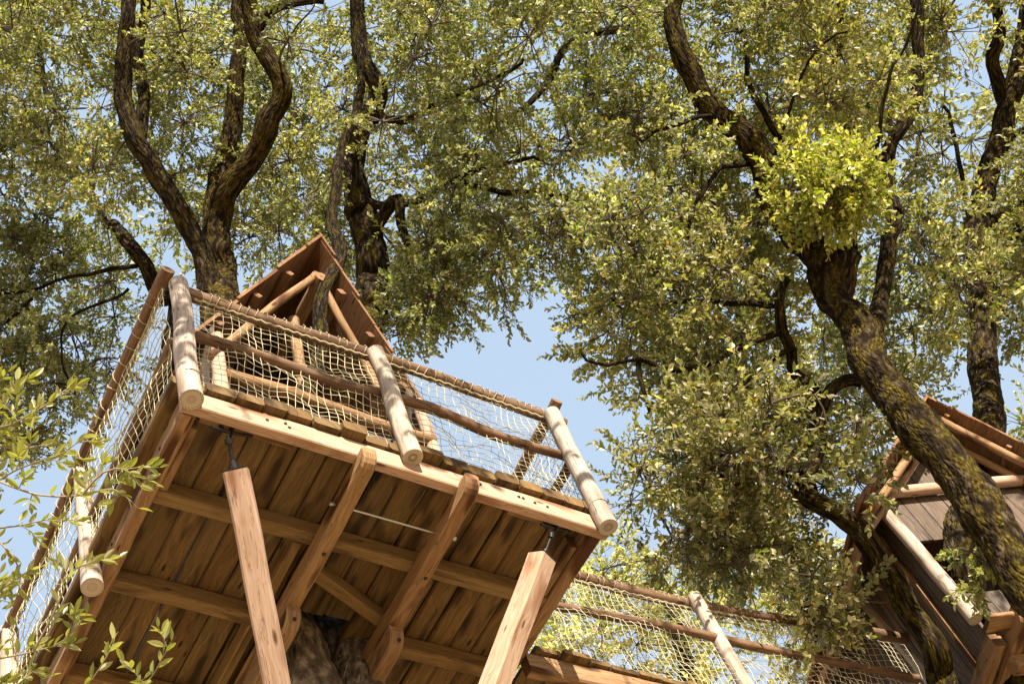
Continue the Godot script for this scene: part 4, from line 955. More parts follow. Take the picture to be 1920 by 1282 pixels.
	foliage(t, L, [[6.6, 15.4, 3.1, 0.51], [9.6, 13.4, 2.1, 0.59], [9.0, 15.7, 4.2, 0.59], [8.5, 13.3, 2.7, 0.53], [7.7, 16.5, 2.8, 0.60], [7.7, 15.6, 3.5, 0.52], [6.3, 14.3, 1.6, 0.55], [7.5, 12.1, 1.5, 0.53], [8.5, 15.3, 2.2, 0.43], [8.3, 16.1, 4.2, 0.42], [7.9, 15.8, 3.0, 0.49], [5.8, 16.1, 0.9, 0.54], [5.6, 16.5, 2.4, 0.45], [10.0, 15.2, 3.5, 0.58], [5.2, 13.6, 3.0, 0.56], [7.6, 15.9, 2.9, 0.46], [5.8, 14.9, 3.4, 0.60], [5.9, 14.3, 3.3, 0.55], [5.1, 14.4, 3.2, 0.55], [4.7, 16.9, 2.2, 0.60], [6.0, 13.0, 2.7, 0.44], [7.7, 12.6, 1.7, 0.60], [5.9, 16.6, 2.7, 0.60], [10.2, 14.7, 2.9, 0.58], [5.5, 13.9, 0.8, 0.54], [6.7, 16.1, 0.6, 0.50], [10.3, 15.0, 2.9, 0.53], [9.9, 14.3, 2.2, 0.45], [9.0, 15.4, 2.1, 0.42], [7.0, 14.4, 2.8, 0.53], [8.5, 15.1, 1.5, 0.44], [8.4, 13.0, 3.0, 0.51], [5.3, 16.8, 1.9, 0.56], [8.1, 15.4, 3.3, 0.54], [4.5, 13.9, 1.1, 0.43], [7.0, 14.9, 2.0, 0.50], [8.1, 12.4, 2.5, 0.42], [7.7, 12.8, 3.6, 0.46], [7.2, 11.9, 1.5, 0.47], [7.0, 15.7, 3.8, 0.42], [6.5, 16.2, 3.0, 0.44], [5.1, 17.1, 2.2, 0.47], [6.1, 15.0, 1.9, 0.50], [5.7, 13.8, 2.6, 0.47], [6.1, 13.7, 2.6, 0.58], [6.2, 15.8, 0.8, 0.53], [6.0, 17.0, 1.6, 0.58], [8.1, 14.7, 4.7, 0.60], [6.4, 16.1, 2.3, 0.51], [10.5, 14.2, 2.2, 0.56], [5.9, 14.8, 0.8, 0.52], [5.4, 14.8, 2.9, 0.59], [6.2, 16.2, 2.2, 0.44], [4.4, 13.8, 1.3, 0.54], [4.4, 15.2, 2.0, 0.52], [7.4, 16.3, 2.0, 0.61], [5.3, 14.4, 2.8, 0.57], [7.5, 16.4, 2.5, 0.57], [5.5, 15.4, 3.3, 0.51], [6.0, 15.7, 3.1, 0.47], [8.0, 12.6, 2.9, 0.47], [5.6, 15.6, 1.8, 0.42], [7.1, 15.2, 2.4, 0.59], [4.9, 15.1, 1.0, 0.46], [5.9, 14.3, 2.5, 0.46], [8.4, 12.0, 2.2, 0.56], [6.4, 16.8, 3.0, 0.60], [8.9, 14.7, 1.2, 0.48], [5.8, 15.1, 1.3, 0.49], [9.4, 13.9, 1.9, 0.53], [8.1, 15.9, 3.6, 0.45], [8.2, 13.1, 2.8, 0.46], [7.7, 15.1, 2.5, 0.44], [6.3, 14.9, 2.7, 0.43], [5.3, 17.1, 2.5, 0.49], [7.6, 15.0, 1.9, 0.48], [8.3, 16.3, 4.5, 0.48], [7.8, 15.6, 3.1, 0.50], [6.7, 15.8, 0.3, 0.47], [9.2, 15.5, 4.6, 0.61], [6.0, 13.3, 2.4, 0.55], [10.5, 14.6, 2.5, 0.57], [5.9, 16.8, 1.4, 0.59], [10.0, 13.9, 2.3, 0.57], [6.4, 15.0, 1.7, 0.61], [7.9, 15.3, 2.8, 0.48], [6.0, 16.1, 2.4, 0.51], [5.3, 15.5, 1.8, 0.49], [7.4, 13.1, 1.7, 0.59], [5.5, 14.0, 3.8, 0.57], [6.3, 16.0, 2.6, 0.61], [6.4, 13.6, 4.2, 0.48], [5.2, 13.4, 1.0, 0.54], [7.0, 16.8, 2.9, 0.57], [7.3, 14.8, 2.3, 0.48], [5.7, 16.3, 0.7, 0.44], [10.2, 15.7, 3.8, 0.57], [6.2, 16.7, 2.4, 0.62], [4.5, 16.3, 1.9, 0.51], [9.4, 14.3, 2.7, 0.45], [8.5, 12.5, 2.1, 0.52], [7.4, 13.3, 4.6, 0.46], [6.9, 16.0, 1.7, 0.56], [5.4, 15.0, 1.2, 0.43], [7.1, 16.1, 2.5, 0.47], [8.2, 15.8, 1.6, 0.56], [5.6, 16.7, 0.9, 0.59], [6.4, 15.1, 0.9, 0.47], [5.5, 14.8, 1.4, 0.46], [6.3, 14.3, 2.3, 0.57], [8.8, 12.2, 2.0, 0.49], [8.7, 13.7, 3.3, 0.44], [4.9, 13.5, 1.2, 0.47], [7.6, 14.4, 2.1, 0.57], [7.8, 15.2, 3.4, 0.56], [6.2, 14.9, 1.5, 0.54], [5.7, 13.1, 2.3, 0.59], [8.1, 12.0, 1.9, 0.56], [5.1, 16.8, 1.5, 0.54], [6.3, 14.9, 1.0, 0.47], [5.2, 13.7, -0.5, 0.49], [6.5, 13.1, -0.8, 0.44], [5.8, 12.4, 0.1, 0.39], [5.8, 13.4, -0.7, 0.42], [5.4, 13.8, 0.8, 0.45], [4.4, 12.6, 0.4, 0.53], [6.4, 13.7, 0.4, 0.43], [5.5, 13.7, -0.1, 0.42], [6.2, 13.6, -0.3, 0.45], [5.4, 12.9, -0.1, 0.50], [4.0, 12.5, 0.6, 0.44], [6.5, 13.1, 0.1, 0.54], [5.1, 12.3, -0.3, 0.39], [6.4, 14.3, 0.7, 0.48], [6.2, 12.8, 0.4, 0.41], [5.3, 14.8, 0.3, 0.46], [5.5, 13.4, -0.6, 0.40], [4.4, 12.1, 0.1, 0.51], [5.7, 13.6, 0.8, 0.47], [5.1, 14.1, -0.5, 0.45], [6.5, 14.4, 0.5, 0.49], [4.8, 12.8, 0.8, 0.42], [4.7, 13.5, 0.1, 0.39], [6.3, 13.0, -1.0, 0.54], [4.6, 12.5, -0.4, 0.54], [6.1, 13.4, -0.6, 0.39], [6.1, 13.5, 0.4, 0.51], [6.4, 13.2, 0.5, 0.38], [6.0, 12.5, 0.1, 0.37], [5.5, 14.4, -0.4, 0.45], [4.6, 13.0, 0.4, 0.51], [5.4, 13.8, 0.1, 0.44], [6.9, 13.4, -0.2, 0.44], [6.0, 14.3, -0.3, 0.54], [5.0, 12.0, 0.4, 0.52], [5.1, 12.3, 0.6, 0.45], [5.4, 12.7, 0.8, 0.46], [5.0, 11.9, 0.8, 0.41], [4.8, 12.3, -0.5, 0.55], [4.2, 12.4, 0.8, 0.45], [6.0, 13.1, -0.6, 0.46], [5.2, 11.9, 0.0, 0.41], [6.5, 14.3, 0.3, 0.44], [5.8, 13.7, -0.0, 0.44], [7.1, 13.3, -0.6, 0.50], [5.4, 14.2, -0.4, 0.43], [6.0, 14.1, 0.5, 0.42], [4.9, 11.8, -0.3, 0.36], [4.8, 12.2, 0.4, 0.43], [7.0, 13.4, -0.8, 0.51], [6.3, 13.8, 0.6, 0.49], [4.9, 13.2, 0.1, 0.40], [5.3, 14.2, 0.0, 0.50], [5.7, 14.1, -0.6, 0.46], [6.1, 13.6, 0.9, 0.40], [5.0, 13.6, -0.7, 0.37], [6.0, 13.1, -0.9, 0.41], [5.7, 12.6, -0.7, 0.46]], 45, Color(1.04, 1.04, 0.92), 1.27)
	foliage_bush(t)
	# C: dark upright oak that grows through the second cabin
	t = thing("oak_tree", "dark upright oak growing out through front wall of second cabin", "tree", V(7.6, 0, -1.0), "oaks of the grove")
	L = []
	L += limb(t, "trunk", [V(7.5, -0.1, -0.7), V(7.25, 5, -0.55), V(7.0, 8.5, -0.38), V(6.79, 9.34, -0.07), V(6.99, 9.81, 0.03), V(7.61, 10.61, 0.11), V(7.96, 11.10, 0.30), V(8.41, 11.94, 0.57), V(8.75, 12.74, 0.89), V(8.90, 13.43, 1.29), V(8.92, 13.87, 1.50), V(9.04, 14.33, 1.90), V(9.12, 14.66, 2.20), V(9.23, 15.00, 2.59), V(9.29, 15.25, 2.97), V(9.34, 15.53, 3.41), V(9.20, 16.08, 4.26)], 0.24, 0.11, "bark", 22, 0.4)
	L += limb(t, "branch", [V(9.28, 15.23, 2.92), V(9.09, 15.43, 3.14), V(8.94, 15.58, 3.32), V(8.91, 15.70, 3.56), V(8.68, 16.02, 4.04)], 0.09, 0.06, "bark", 12)
	L += limb(t, "branch", [V(8.96, 14.05, 1.70), V(9.15, 14.17, 1.93), V(9.42, 14.28, 2.25), V(9.69, 14.28, 2.59)], 0.08, 0.05, "bark", 10)
	L += limb(t, "branch", [V(8.92, 13.60, 1.43), V(9.14, 13.84, 1.71), V(9.40, 13.95, 2.00), V(9.71, 14.05, 2.36)], 0.08, 0.06, "bark", 10)
	L += limb(t, "branch", [V(8.94, 13.91, 1.62), V(8.89, 14.39, 1.85), V(8.80, 14.82, 2.18), V(8.59, 15.33, 2.58)], 0.04, 0.02, "bark", 8)
	L += limb(t, "branch", [V(9.23, 14.98, 2.54), V(9.45, 14.98, 2.81), V(9.73, 15.00, 3.21)], 0.05, 0.03, "bark", 8)
	foliage(t, L, [[8.7, 14.3, 0.2, 0.48], [8.6, 13.6, -0.5, 0.47], [8.8, 14.9, -0.0, 0.54], [8.6, 14.0, -0.2, 0.47], [9.0, 15.1, -0.4, 0.45], [7.8, 13.4, -0.6, 0.45], [8.7, 13.6, -0.7, 0.41], [9.2, 14.9, -0.7, 0.45], [8.1, 14.2, -0.2, 0.42], [9.5, 14.3, -0.3, 0.44], [8.3, 13.6, -1.1, 0.51], [9.8, 14.7, -0.3, 0.46], [10.5, 15.2, 2.0, 0.43], [10.0, 14.9, 2.0, 0.45], [10.8, 15.7, 2.2, 0.52], [10.4, 15.9, 3.6, 0.43], [10.9, 15.6, 2.9, 0.50], [10.0, 14.9, 2.3, 0.43], [9.6, 16.2, 3.7, 0.44], [11.4, 15.5, 2.4, 0.43], [10.2, 14.8, 3.1, 0.60], [10.5, 16.2, 3.9, 0.48], [10.0, 15.2, 3.6, 0.50], [10.3, 15.6, 3.5, 0.53], [10.4, 14.3, 1.2, 0.47], [11.2, 14.5, 1.2, 0.48], [10.3, 13.6, 1.4, 0.50], [11.4, 14.6, 1.2, 0.46], [11.2, 14.4, 1.1, 0.44], [9.5, 14.8, 1.1, 0.55], [8.4, 14.1, 1.5, 0.54], [9.2, 13.1, 1.6, 0.53], [10.2, 14.4, 0.4, 0.55], [10.6, 14.6, 1.5, 0.49], [9.8, 14.5, 1.6, 0.41], [10.0, 14.3, 1.8, 0.55], [10.1, 13.5, 0.9, 0.41], [10.9, 14.7, 1.7, 0.47], [9.4, 14.2, 0.9, 0.54], [8.9, 14.5, 0.9, 0.46], [10.0, 13.3, 1.1, 0.48], [10.1, 14.2, 1.2, 0.46], [10.3, 14.7, 0.8, 0.46], [9.4, 13.8, 1.8, 0.44], [9.6, 13.8, 2.1, 0.48], [9.1, 15.2, 1.1, 0.40], [10.0, 14.8, 0.7, 0.41], [9.3, 13.6, 2.2, 0.51], [8.7, 13.8, 0.7, 0.58], [9.9, 13.8, 1.0, 0.57], [9.2, 13.7, 0.6, 0.46], [9.5, 13.3, 1.9, 0.57], [8.8, 14.1, 1.0, 0.51], [9.2, 14.3, 0.3, 0.44], [7.9, 13.8, 1.4, 0.55]], 36, Color(0.95, 0.97, 0.93), 1.3)
	# D: smaller oak in front of the second cabin
	t = thing("oak_tree", "slender oak rising beside footbridge end, trunk crossing second cabin's left wall", "tree", V(6.0, 0, -0.7), "oaks of the grove")
	L = []
	L += limb(t, "trunk", [V(6.0, -0.1, -0.7), V(5.95, 4.0, -0.7), V(6.05, 7.2, -0.75), V(6.50, 8.55, -0.73), V(6.40, 8.79, -0.56), V(6.31, 9.07, -0.46), V(6.22, 9.34, -0.35), V(6.09, 9.56, -0.26), V(5.96, 9.78, -0.20), V(5.79, 9.99, -0.20), V(5.69, 10.26, -0.26)], 0.185, 0.085, "mossy_bark", 24, 0.6)
	L += limb(t, "branch", [V(5.72, 10.24, -0.26), V(5.70, 10.38, -0.24), V(5.79, 10.51, -0.10), V(5.89, 10.77, 0.05), V(5.99, 11.01, 0.19), V(5.97, 11.29, 0.26), V(5.95, 11.54, 0.26), V(5.93, 11.72, 0.36), V(5.85, 11.91, 0.45), V(5.82, 12.12, 0.60), V(5.85, 12.30, 0.81)], 0.085, 0.045, "mossy_bark", 14)
	L += limb(t, "branch", [V(5.98, 11.02, 0.20), V(6.14, 11.12, 0.37), V(6.28, 11.12, 0.52)], 0.06, 0.06, "bark", 10)
	L += limb(t, "branch", [V(5.93, 11.72, 0.36), V(5.53, 11.39, 0.22), V(5.27, 11.20, 0.03), V(5.13, 11.07, -0.16), V(5.02, 10.95, -0.32)], 0.032, 0.018, "bark", 8)
	L += limb(t, "branch", [V(5.85, 11.91, 0.45), V(5.41, 11.71, 0.27), V(5.08, 11.54, 0.02), V(4.76, 11.52, -0.14), V(4.54, 11.71, -0.24), V(4.32, 11.76, -0.41), V(4.14, 11.95, -0.48)], 0.034, 0.012, "bark", 8)
	L += limb(t, "branch", [V(4.54, 11.71, -0.24), V(4.49, 11.32, -0.37), V(4.54, 11.14, -0.47)], 0.03, 0.014, "bark", 8)
	L += limb(t, "branch", [V(5.71, 10.37, -0.26), V(5.31, 10.35, -0.24), V(5.10, 10.27, -0.40), V(5.00, 10.28, -0.49), V(4.82, 10.38, -0.49)], 0.05, 0.02, "mossy_bark", 8)
	L += limb(t, "branch", [V(4.96, 10.30, -0.49), V(4.99, 10.48, -0.33), V(4.96, 10.63, -0.28)], 0.04, 0.02, "mossy_bark", 8)
	L += limb(t, "branch", [V(5.82, 12.12, 0.60), V(5.11, 12.35, 0.25), V(4.68, 12.31, -0.07), V(4.43, 12.45, -0.07)], 0.03, 0.012, "bark", 8)
	foliage(t, L, [[5.1, 10.9, -0.6, 0.36], [4.5, 10.5, -0.8, 0.45], [5.7, 10.7, -1.3, 0.38], [5.0, 10.4, 0.3, 0.35], [6.4, 11.0, -1.2, 0.39], [5.2, 10.1, -1.0, 0.36], [6.3, 11.1, -0.7, 0.44], [5.0, 10.7, -0.4, 0.43], [5.7, 10.1, -0.9, 0.42], [5.0, 10.8, 0.1, 0.39], [4.6, 10.5, -0.5, 0.37], [4.7, 10.2, -0.3, 0.34], [5.1, 9.7, -0.8, 0.41], [5.8, 11.4, -0.1, 0.47], [4.9, 10.9, -1.1, 0.39], [4.8, 10.8, -0.6, 0.41], [6.5, 11.5, 0.2, 0.36], [4.5, 10.5, -0.3, 0.48], [6.1, 10.9, -0.6, 0.37], [6.7, 11.4, -0.4, 0.39], [5.8, 11.3, -1.0, 0.41], [5.0, 10.5, -0.0, 0.48], [6.3, 11.1, -1.5, 0.39], [6.2, 10.6, -1.1, 0.45], [4.2, 10.3, -0.6, 0.35], [5.0, 10.1, -0.6, 0.39], [4.9, 10.2, -0.2, 0.37], [5.7, 11.6, -1.3, 0.48], [5.1, 10.3, 0.0, 0.38], [5.0, 10.2, -1.0, 0.44], [4.7, 10.1, -0.1, 0.42], [5.5, 11.4, -0.4, 0.48], [5.3, 10.4, -0.5, 0.46], [5.5, 10.1, -0.8, 0.35], [6.5, 11.0, -0.5, 0.46], [6.3, 11.4, -0.2, 0.44], [5.2, 11.3, -0.4, 0.49], [6.0, 11.1, -1.3, 0.42], [5.6, 10.6, -0.8, 0.50], [6.4, 10.9, -0.2, 0.36], [4.6, 10.3, 0.1, 0.38], [4.7, 10.0, -0.8, 0.35], [5.4, 10.8, -1.1, 0.44], [6.3, 11.2, -0.4, 0.37], [5.3, 10.2, -0.1, 0.38], [5.0, 10.5, -1.2, 0.35], [6.2, 11.6, -0.4, 0.38], [5.3, 10.4, -1.0, 0.42], [5.3, 11.0, -0.5, 0.46], [5.8, 11.7, -0.5, 0.49], [5.7, 9.9, 0.5, 0.13], [5.4, 9.9, 0.6, 0.18], [5.4, 9.5, 0.3, 0.15], [5.4, 9.3, -0.5, 0.22], [5.6, 9.2, -0.7, 0.26], [5.5, 9.1, -0.8, 0.28], [5.9, 9.3, -0.7, 0.30], [5.7, 9.3, -0.8, 0.25]], 40, Color(1.0, 0.97, 0.95), 1.30)
	# far trees in full sun beyond the bridge, and behind everything else
	var far := [
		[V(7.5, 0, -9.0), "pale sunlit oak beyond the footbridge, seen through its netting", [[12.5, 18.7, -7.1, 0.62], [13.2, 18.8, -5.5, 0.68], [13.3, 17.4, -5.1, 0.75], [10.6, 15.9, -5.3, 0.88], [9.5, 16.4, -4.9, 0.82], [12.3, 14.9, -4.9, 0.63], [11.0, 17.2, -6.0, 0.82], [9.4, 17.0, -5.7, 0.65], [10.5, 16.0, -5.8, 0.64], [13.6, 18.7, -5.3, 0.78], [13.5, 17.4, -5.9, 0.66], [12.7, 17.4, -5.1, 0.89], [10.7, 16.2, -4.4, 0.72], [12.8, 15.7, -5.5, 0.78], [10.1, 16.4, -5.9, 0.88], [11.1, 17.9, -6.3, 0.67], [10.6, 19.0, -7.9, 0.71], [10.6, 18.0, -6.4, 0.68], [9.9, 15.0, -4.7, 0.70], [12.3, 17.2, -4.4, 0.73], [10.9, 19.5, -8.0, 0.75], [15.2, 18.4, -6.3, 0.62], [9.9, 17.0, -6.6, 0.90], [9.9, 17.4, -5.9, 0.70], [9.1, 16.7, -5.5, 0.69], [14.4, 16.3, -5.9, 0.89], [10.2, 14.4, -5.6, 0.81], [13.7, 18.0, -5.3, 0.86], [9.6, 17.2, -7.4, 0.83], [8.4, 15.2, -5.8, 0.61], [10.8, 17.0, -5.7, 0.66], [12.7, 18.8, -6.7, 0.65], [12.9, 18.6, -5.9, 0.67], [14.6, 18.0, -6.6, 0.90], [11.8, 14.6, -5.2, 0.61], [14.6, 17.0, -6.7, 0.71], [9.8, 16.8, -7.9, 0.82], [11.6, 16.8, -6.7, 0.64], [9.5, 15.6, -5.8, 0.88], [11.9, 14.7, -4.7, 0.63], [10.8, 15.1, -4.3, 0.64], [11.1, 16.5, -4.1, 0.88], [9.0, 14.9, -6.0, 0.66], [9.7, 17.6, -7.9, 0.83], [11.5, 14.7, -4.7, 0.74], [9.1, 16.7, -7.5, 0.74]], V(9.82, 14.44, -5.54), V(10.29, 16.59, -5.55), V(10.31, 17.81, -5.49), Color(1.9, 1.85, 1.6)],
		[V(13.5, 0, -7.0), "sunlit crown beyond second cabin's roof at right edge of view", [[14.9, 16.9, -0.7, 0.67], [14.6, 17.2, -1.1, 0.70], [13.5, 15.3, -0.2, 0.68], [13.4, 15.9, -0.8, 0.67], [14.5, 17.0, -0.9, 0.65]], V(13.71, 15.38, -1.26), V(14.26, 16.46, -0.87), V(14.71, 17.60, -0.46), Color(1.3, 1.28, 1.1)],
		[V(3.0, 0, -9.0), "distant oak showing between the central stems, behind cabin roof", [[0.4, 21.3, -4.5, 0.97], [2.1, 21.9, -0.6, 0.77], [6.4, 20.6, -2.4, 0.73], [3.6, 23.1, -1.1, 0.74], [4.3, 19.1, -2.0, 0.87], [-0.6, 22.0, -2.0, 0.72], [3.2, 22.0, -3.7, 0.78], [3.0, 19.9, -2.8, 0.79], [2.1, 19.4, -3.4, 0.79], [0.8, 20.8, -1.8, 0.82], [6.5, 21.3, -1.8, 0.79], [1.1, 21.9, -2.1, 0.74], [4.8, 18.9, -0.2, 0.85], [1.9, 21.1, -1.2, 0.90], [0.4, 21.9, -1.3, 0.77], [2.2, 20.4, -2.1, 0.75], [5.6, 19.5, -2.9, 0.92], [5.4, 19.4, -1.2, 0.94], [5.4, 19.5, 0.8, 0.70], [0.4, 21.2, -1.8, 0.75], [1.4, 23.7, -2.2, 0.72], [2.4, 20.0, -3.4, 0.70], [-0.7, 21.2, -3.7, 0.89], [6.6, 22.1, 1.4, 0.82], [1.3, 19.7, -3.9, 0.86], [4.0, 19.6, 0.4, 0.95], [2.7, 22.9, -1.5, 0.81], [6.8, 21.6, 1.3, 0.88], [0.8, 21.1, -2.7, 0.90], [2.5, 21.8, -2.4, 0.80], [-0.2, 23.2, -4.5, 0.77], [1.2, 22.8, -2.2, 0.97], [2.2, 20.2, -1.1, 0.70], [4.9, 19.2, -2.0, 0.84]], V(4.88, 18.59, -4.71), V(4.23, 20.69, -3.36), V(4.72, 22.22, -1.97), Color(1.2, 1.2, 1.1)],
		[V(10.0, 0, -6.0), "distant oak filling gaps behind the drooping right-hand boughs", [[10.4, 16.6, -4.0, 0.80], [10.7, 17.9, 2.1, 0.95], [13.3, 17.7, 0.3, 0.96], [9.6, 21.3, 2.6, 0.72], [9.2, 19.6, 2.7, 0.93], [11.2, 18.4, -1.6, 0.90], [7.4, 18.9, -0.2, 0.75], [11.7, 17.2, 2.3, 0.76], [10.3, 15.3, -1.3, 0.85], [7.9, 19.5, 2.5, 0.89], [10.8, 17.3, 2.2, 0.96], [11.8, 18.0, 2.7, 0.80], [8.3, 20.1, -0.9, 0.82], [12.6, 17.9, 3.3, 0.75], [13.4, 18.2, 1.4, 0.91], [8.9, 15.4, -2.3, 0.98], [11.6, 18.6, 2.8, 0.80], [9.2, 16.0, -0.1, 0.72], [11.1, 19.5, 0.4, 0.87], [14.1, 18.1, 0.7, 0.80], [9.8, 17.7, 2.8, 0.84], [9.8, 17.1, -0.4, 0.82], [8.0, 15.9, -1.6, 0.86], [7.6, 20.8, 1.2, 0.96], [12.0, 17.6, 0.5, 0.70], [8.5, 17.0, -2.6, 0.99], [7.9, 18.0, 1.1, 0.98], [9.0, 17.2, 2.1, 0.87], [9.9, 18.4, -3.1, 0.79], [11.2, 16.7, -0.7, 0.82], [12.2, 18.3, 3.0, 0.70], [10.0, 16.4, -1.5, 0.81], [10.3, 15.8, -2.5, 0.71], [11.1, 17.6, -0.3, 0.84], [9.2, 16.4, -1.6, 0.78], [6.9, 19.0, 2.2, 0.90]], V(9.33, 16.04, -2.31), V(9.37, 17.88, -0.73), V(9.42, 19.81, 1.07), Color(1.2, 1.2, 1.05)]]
	for e in far:
		t = thing("oak_tree", e[1], "tree", e[0], "oaks of the grove")
		L = limb(t, "trunk", [e[0], (e[0] as Vector3).lerp(e[3], 0.5), e[3], e[4], e[5]], 0.30, 0.08, "bark", 12, 0.4)
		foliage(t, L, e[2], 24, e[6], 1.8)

func foliage_bush(t: Node3D) -> void:
	# the dense tuft of young leaves on the big oak's fork
	var L := [V(5.91, 12.04, 1.13), V(6.10, 12.04, 1.35), V(5.82, 12.10, 1.44)]
	foliage(t, L, [[5.4, 11.8, 1.7, 0.25], [5.6, 12.2, 1.7, 0.25], [5.5, 12.0, 1.8, 0.28], [5.8, 12.3, 1.8, 0.26], [5.5, 11.8, 2.0, 0.23], [5.6, 12.4, 1.7, 0.31], [5.4, 12.2, 1.7, 0.31], [5.6, 11.8, 1.9, 0.23], [5.6, 11.9, 1.9, 0.27], [5.8, 12.1, 1.5, 0.25], [5.2, 12.1, 1.6, 0.31], [5.7, 12.4, 1.9, 0.30], [5.6, 12.3, 1.6, 0.22], [5.7, 12.4, 1.9, 0.24], [5.4, 12.1, 1.7, 0.29], [5.4, 11.9, 1.7, 0.25], [5.8, 12.1, 1.5, 0.26], [5.6, 12.0, 1.7, 0.27], [5.6, 12.0, 1.9, 0.27], [6.0, 12.3, 1.9, 0.23], [5.7, 12.4, 1.7, 0.23], [5.6, 12.0, 2.0, 0.22], [5.6, 12.0, 2.0, 0.25], [5.4, 12.4, 1.8, 0.29]], 56, Color(1.30, 1.36, 0.72), 1.25, 0.05)
	foliage(t, [V(5.68, 8.21, 0.75), V(5.62, 8.44, 0.78)], [[5.5, 8.3, 0.6, 0.12], [5.6, 8.2, 0.5, 0.12]], 34, Color(0.9, 1.0, 0.7), 1.0)

# ---------------------------------------------------------------- the near sapling, bottom left
func build_sapling() -> void:
	var t := thing("oak_sapling", "bright young oak twigs close to viewer, over the left railing", "young tree", V(-2.6, 0, 1.8))
	limb(t, "trunk", [V(-2.6, -0.05, 1.8), V(-2.5, 2.0, 1.7), V(-1.06, 5.48, -0.32), V(-1.13, 5.69, 0.10), V(-1.27, 6.01, 0.41), V(-1.34, 6.31, 0.76)], 0.06, 0.016, "bark", 10)
	var shapes := []
	for k in 4:
		var a := acc()
		leaf_shape(a, Vector3.ZERO, Vector3.UP, V(0, 0, 1), 1.0, 0.33, Color(1, 1, 1), true)
		shapes.append(finish(a))
	var tones := []
	for k in 6:
		var m: StandardMaterial3D = M.leaf.duplicate()
		m.resource_name = "young_leaf"
		m.albedo_color = [Color(0.27, 0.28, 0.08), Color(0.34, 0.33, 0.13), Color(0.21, 0.23, 0.07), Color(0.40, 0.38, 0.22), Color(0.38, 0.36, 0.22), Color(0.31, 0.31, 0.09)][k].linear_to_srgb()
		m.backlight = Color(0.80, 0.90, 0.15).linear_to_srgb()
		tones.append(m)
	var twigs := [
		[V(-1.28, 5.92, 0.48), V(-1.18, 5.88, 0.78), V(-1.11, 5.79, 0.95), V(-1.03, 5.78, 1.03), V(-0.97, 5.80, 1.15)],
		[V(-1.34, 6.19, 0.75), V(-1.21, 6.05, 0.89), V(-1.15, 5.96, 1.03), V(-1.09, 5.97, 1.12), V(-1.06, 5.97, 1.15)],
		[V(-1.30, 6.10, 0.58), V(-1.23, 6.04, 0.82), V(-1.18, 6.07, 0.96), V(-1.21, 6.10, 0.99)],
		[V(-1.18, 5.88, 0.78), V(-1.08, 5.64, 0.93), V(-0.96, 5.61, 0.99), V(-0.88, 5.59, 1.06), V(-0.79, 5.54, 1.05)],
		[V(-1.24, 5.87, 0.41), V(-1.15, 5.79, 0.63), V(-1.08, 5.69, 0.76), V(-1.02, 5.68, 0.81), V(-0.97, 5.67, 0.83)],
		[V(-0.96, 5.61, 0.99), V(-0.92, 5.63, 1.09), V(-0.86, 5.62, 1.13), V(-0.81, 5.58, 1.11)],
		[V(-1.20, 5.70, 0.32), V(-1.14, 5.60, 0.47), V(-1.09, 5.52, 0.61), V(-1.06, 5.53, 0.67)],
		[V(-1.15, 5.60, 0.17), V(-1.05, 5.41, 0.41), V(-0.96, 5.31, 0.57), V(-0.89, 5.30, 0.65), V(-0.85, 5.33, 0.75)],
		[V(-0.96, 5.31, 0.57), V(-0.94, 5.36, 0.70), V(-0.93, 5.41, 0.85), V(-0.89, 5.41, 0.88)],
		[V(-1.08, 5.34, 0.20), V(-0.93, 5.14, 0.49), V(-0.84, 5.06, 0.68), V(-0.81, 5.08, 0.80), V(-0.80, 5.11, 0.85)],
		[V(-0.93, 5.14, 0.49), V(-0.76, 5.00, 0.67), V(-0.68, 5.01, 0.78), V(-0.66, 5.04, 0.87), V(-0.65, 5.06, 0.93)],
		[V(-1.08, 5.38, 0.29), V(-0.98, 5.27, 0.44), V(-0.94, 5.28, 0.52), V(-0.88, 5.24, 0.50)],
		[V(-1.28, 5.96, 0.57), V(-1.12, 5.68, 0.68), V(-1.03, 5.61, 0.62), V(-1.02, 5.55, 0.50)],
		[V(-1.34, 6.19, 0.75), V(-1.16, 6.01, 0.84), V(-1.05, 5.89, 0.98), V(-0.96, 5.84, 0.98)],
		[V(-1.35, 6.32, 0.75), V(-1.25, 6.21, 0.92), V(-1.19, 6.20, 0.97)]]
	var spots := []
	for w in twigs:
		var a := acc(wood_tint(0.1))
		var c := tube(a, w, 0.0050, 0.0016, 5, 0.05, 0.1, 0.006, false)
		var n := c.size()
		for j in 5:
			var k := clampi(int((0.25 + 0.17 * j) * (n - 1)), 1, n - 2)
			var dir: Vector3 = (c[k + 1] - c[k - 1]).normalized()
			var side := (dir * 0.7 + V(R(-1, 1), R(-0.3, 0.9), R(-1, 1)) * 0.8).normalized()
			var m := R(0.06, 0.12)
			var c2 := tube(a, [c[k], c[k] + side * m * 0.5 + V(0, 0.01, 0), c[k] + side * m], 0.0022, 0.0012, 4, 0.03, 0.0, 0.004, false)
			whorl(spots, c2, 0.35, 7)
		whorl(spots, c, 0.55, 9)
		part("twig", a, M.young_twig, t)
	var eye := V(-1.96, 1.6, 3.7)
	spots.sort_custom(func(p, q): return eye.distance_squared_to(p[0]) < eye.distance_squared_to(q[0]))
	var rest := acc()
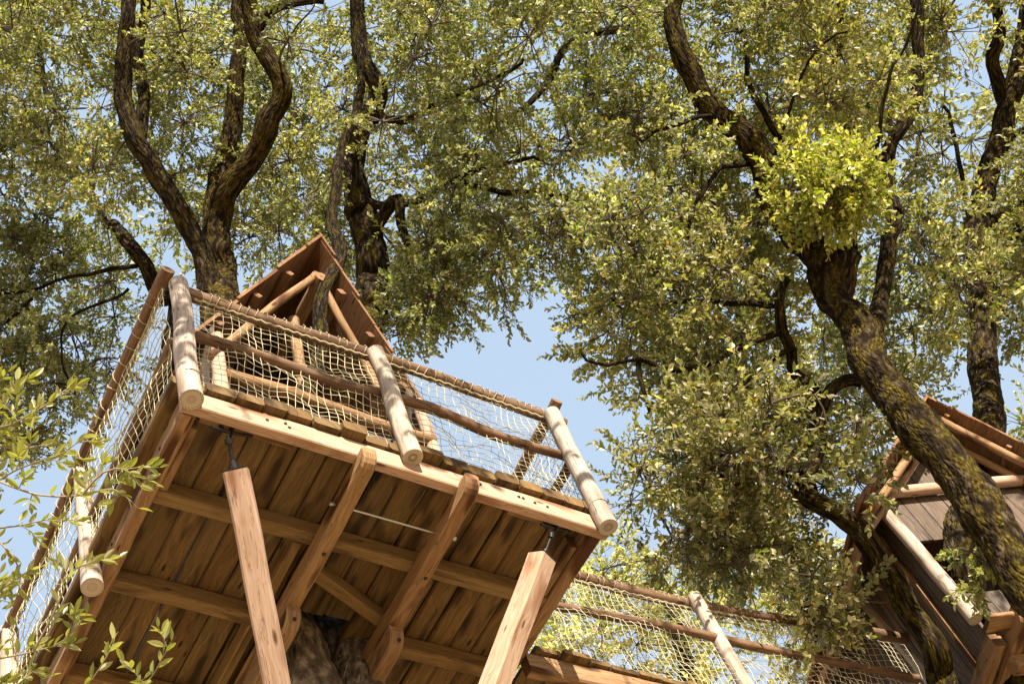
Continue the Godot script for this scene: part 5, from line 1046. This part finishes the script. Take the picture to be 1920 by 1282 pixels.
	for k in spots.size():
		var at: Vector3 = spots[k][0]
		var d: Vector3 = spots[k][1]
		var s := R(0.034, 0.064)
		var sx := d.cross(V(R(-0.7, 0.7), 1, R(-0.7, 0.7))).normalized()
		if k < 296:
			var o := MeshInstance3D.new()
			o.mesh = shapes[k % 4]
			o.material_override = tones[rng.randi() % 6]
			o.transform = Transform3D(Basis(sx * s, d * s, sx.cross(d) * s), at - t.position)
			o.name = "leaf" if k == 0 else "leaf_%03d" % k
			t.add_child(o, true)
		else:
			leaf_shape(rest, at, d, d.cross(sx), s, s * 0.33, Color(1, 1, 1) * R(0.8, 1.2), true)
	part("leaves", rest, tones[1], t, "", true)

# leaf places along the last stretch of a shoot, crowded towards its tip
func whorl(spots: Array, c: Array, from: float, m: int) -> void:
	var n := c.size()
	for j in m:
		var f := from + (1.0 - from) * sqrt(float(j) / (m - 1))
		var k := clampi(int(f * (n - 1)), 1, n - 1)
		var dir: Vector3 = (c[k] - c[k - 1]).normalized()
		var at: Vector3 = (c[k - 1] as Vector3).lerp(c[k], f * (n - 1) - floor(f * (n - 1)) if k < n - 1 else 1.0)
		var fr := frame_of(dir)
		var an := j * 2.4 + R(-0.4, 0.4)
		var side: Vector3 = fr[0] * cos(an) + fr[1] * sin(an)
		spots.append([at, (dir * (0.4 + 0.9 * f * f) + side * 0.85 + V(0, 0.25, 0)).normalized()])

func build_dry_twig() -> void:
	var t := thing("dry_twig", "withered brown twig with curled leaves hanging under left edge of platform", "twig", V(0.29, 8.59, -0.95))
	var a := acc(Color(1.0, 0.6, 0.4))
	tube(a, [V(0.27, 8.63, -0.89), V(0.30, 8.57, -0.99), V(0.21, 8.53, -1.06), V(0.27, 8.44, -1.07)], 0.004, 0.002, 4, 0.05)
	part("stem", a, M.young_twig, t)
	for e in [V(0.30, 8.57, -0.99), V(0.22, 8.53, -1.06), V(0.27, 8.44, -1.06), V(0.32, 8.57, -0.98), V(0.23, 8.47, -1.03)]:
		for k in 3:
			var b := acc()
			leaf_shape(b, e, V(R(-1, 1), R(-1.0, 0.2), R(-1, 1)).normalized(), V(R(-1, 1), 1, R(-1, 1)), R(0.03, 0.05), 0.022, Color(0.13, 0.055, 0.03))
			part("leaf", b, M.leaf, t)

func _ready() -> void:
	rng.seed = 20240613
	nz.seed = 4
	nz.frequency = 0.01
	nz.fractal_octaves = 3
	# camera
	var cam := Camera3D.new()
	cam.name = "camera"
	cam.transform = Transform3D(Basis(V(0.846402, -0.249029, 0.470731), V(-0.304736, 0.498422, 0.811611), V(-0.436738, -0.830398, 0.345977)), V(-1.962215, 1.603549, 3.703734))
	cam.fov = 27.036
	cam.near = 0.05
	cam.far = 400.0
	cam.current = true
	add_child(cam)
	# sky and exposure
	var sky_m := ProceduralSkyMaterial.new()
	sky_m.sky_top_color = S(0.184, 0.238, 0.312)
	sky_m.sky_horizon_color = S(0.32, 0.35, 0.38)
	sky_m.sky_curve = 0.30
	sky_m.ground_horizon_color = S(0.35, 0.30, 0.22)
	sky_m.ground_bottom_color = S(0.20, 0.15, 0.10)
	sky_m.sun_angle_max = 5.0
	var env := Environment.new()
	env.background_mode = Environment.BG_SKY
	env.sky = Sky.new()
	env.sky.sky_material = sky_m
	env.tonemap_mode = Environment.TONE_MAPPER_LINEAR
	env.tonemap_exposure = 2.9
	env.sdfgi_enabled = true
	env.ssao_enabled = true
	env.ssil_enabled = true
	var we := WorldEnvironment.new()
	we.name = "sky"
	we.environment = env
	add_child(we)
	# low sun from behind the viewer's left shoulder
	var sun := DirectionalLight3D.new()
	sun.name = "sun"
	sun.light_energy = 1.6
	sun.light_color = Color(1.0, 0.945, 0.86)
	sun.light_angular_distance = 0.5
	sun.shadow_enabled = true
	add_child(sun)
	sun.look_at_from_position(V(-0.28, 0.46, 0.86), Vector3.ZERO, Vector3.UP)
	make_materials()
	var g := acc()
	var N := 40
	for i in N:
		for j in N:
			var q := []
			for e in [[0, 0], [1, 0], [1, 1], [0, 1]]:
				var x := pow((i + e[0]) / float(N) * 2.0 - 1.0, 3.0) * 300.0
				var z := pow((j + e[1]) / float(N) * 2.0 - 1.0, 3.0) * 300.0
				q.append(V(x, nz.get_noise_2d(x * 6.0, z * 6.0) * 0.25, z))
			tri(g, q[0], q[1], q[2], Vector2.ZERO, Vector2.ZERO, Vector2.ZERO)
			tri(g, q[0], q[2], q[3], Vector2.ZERO, Vector2.ZERO, Vector2.ZERO)
	structure("ground", g, M.ground)
	make_sprigs()
	build_platform()
	build_railings()
	build_cabin()
	build_bridge()
	build_second_cabin()
	build_trees()
	build_sapling()
	build_dry_twig()
	for o in find_children("*", "Node3D", true, false):
		if o.has_meta("kin"):
			o.remove_meta("kin")
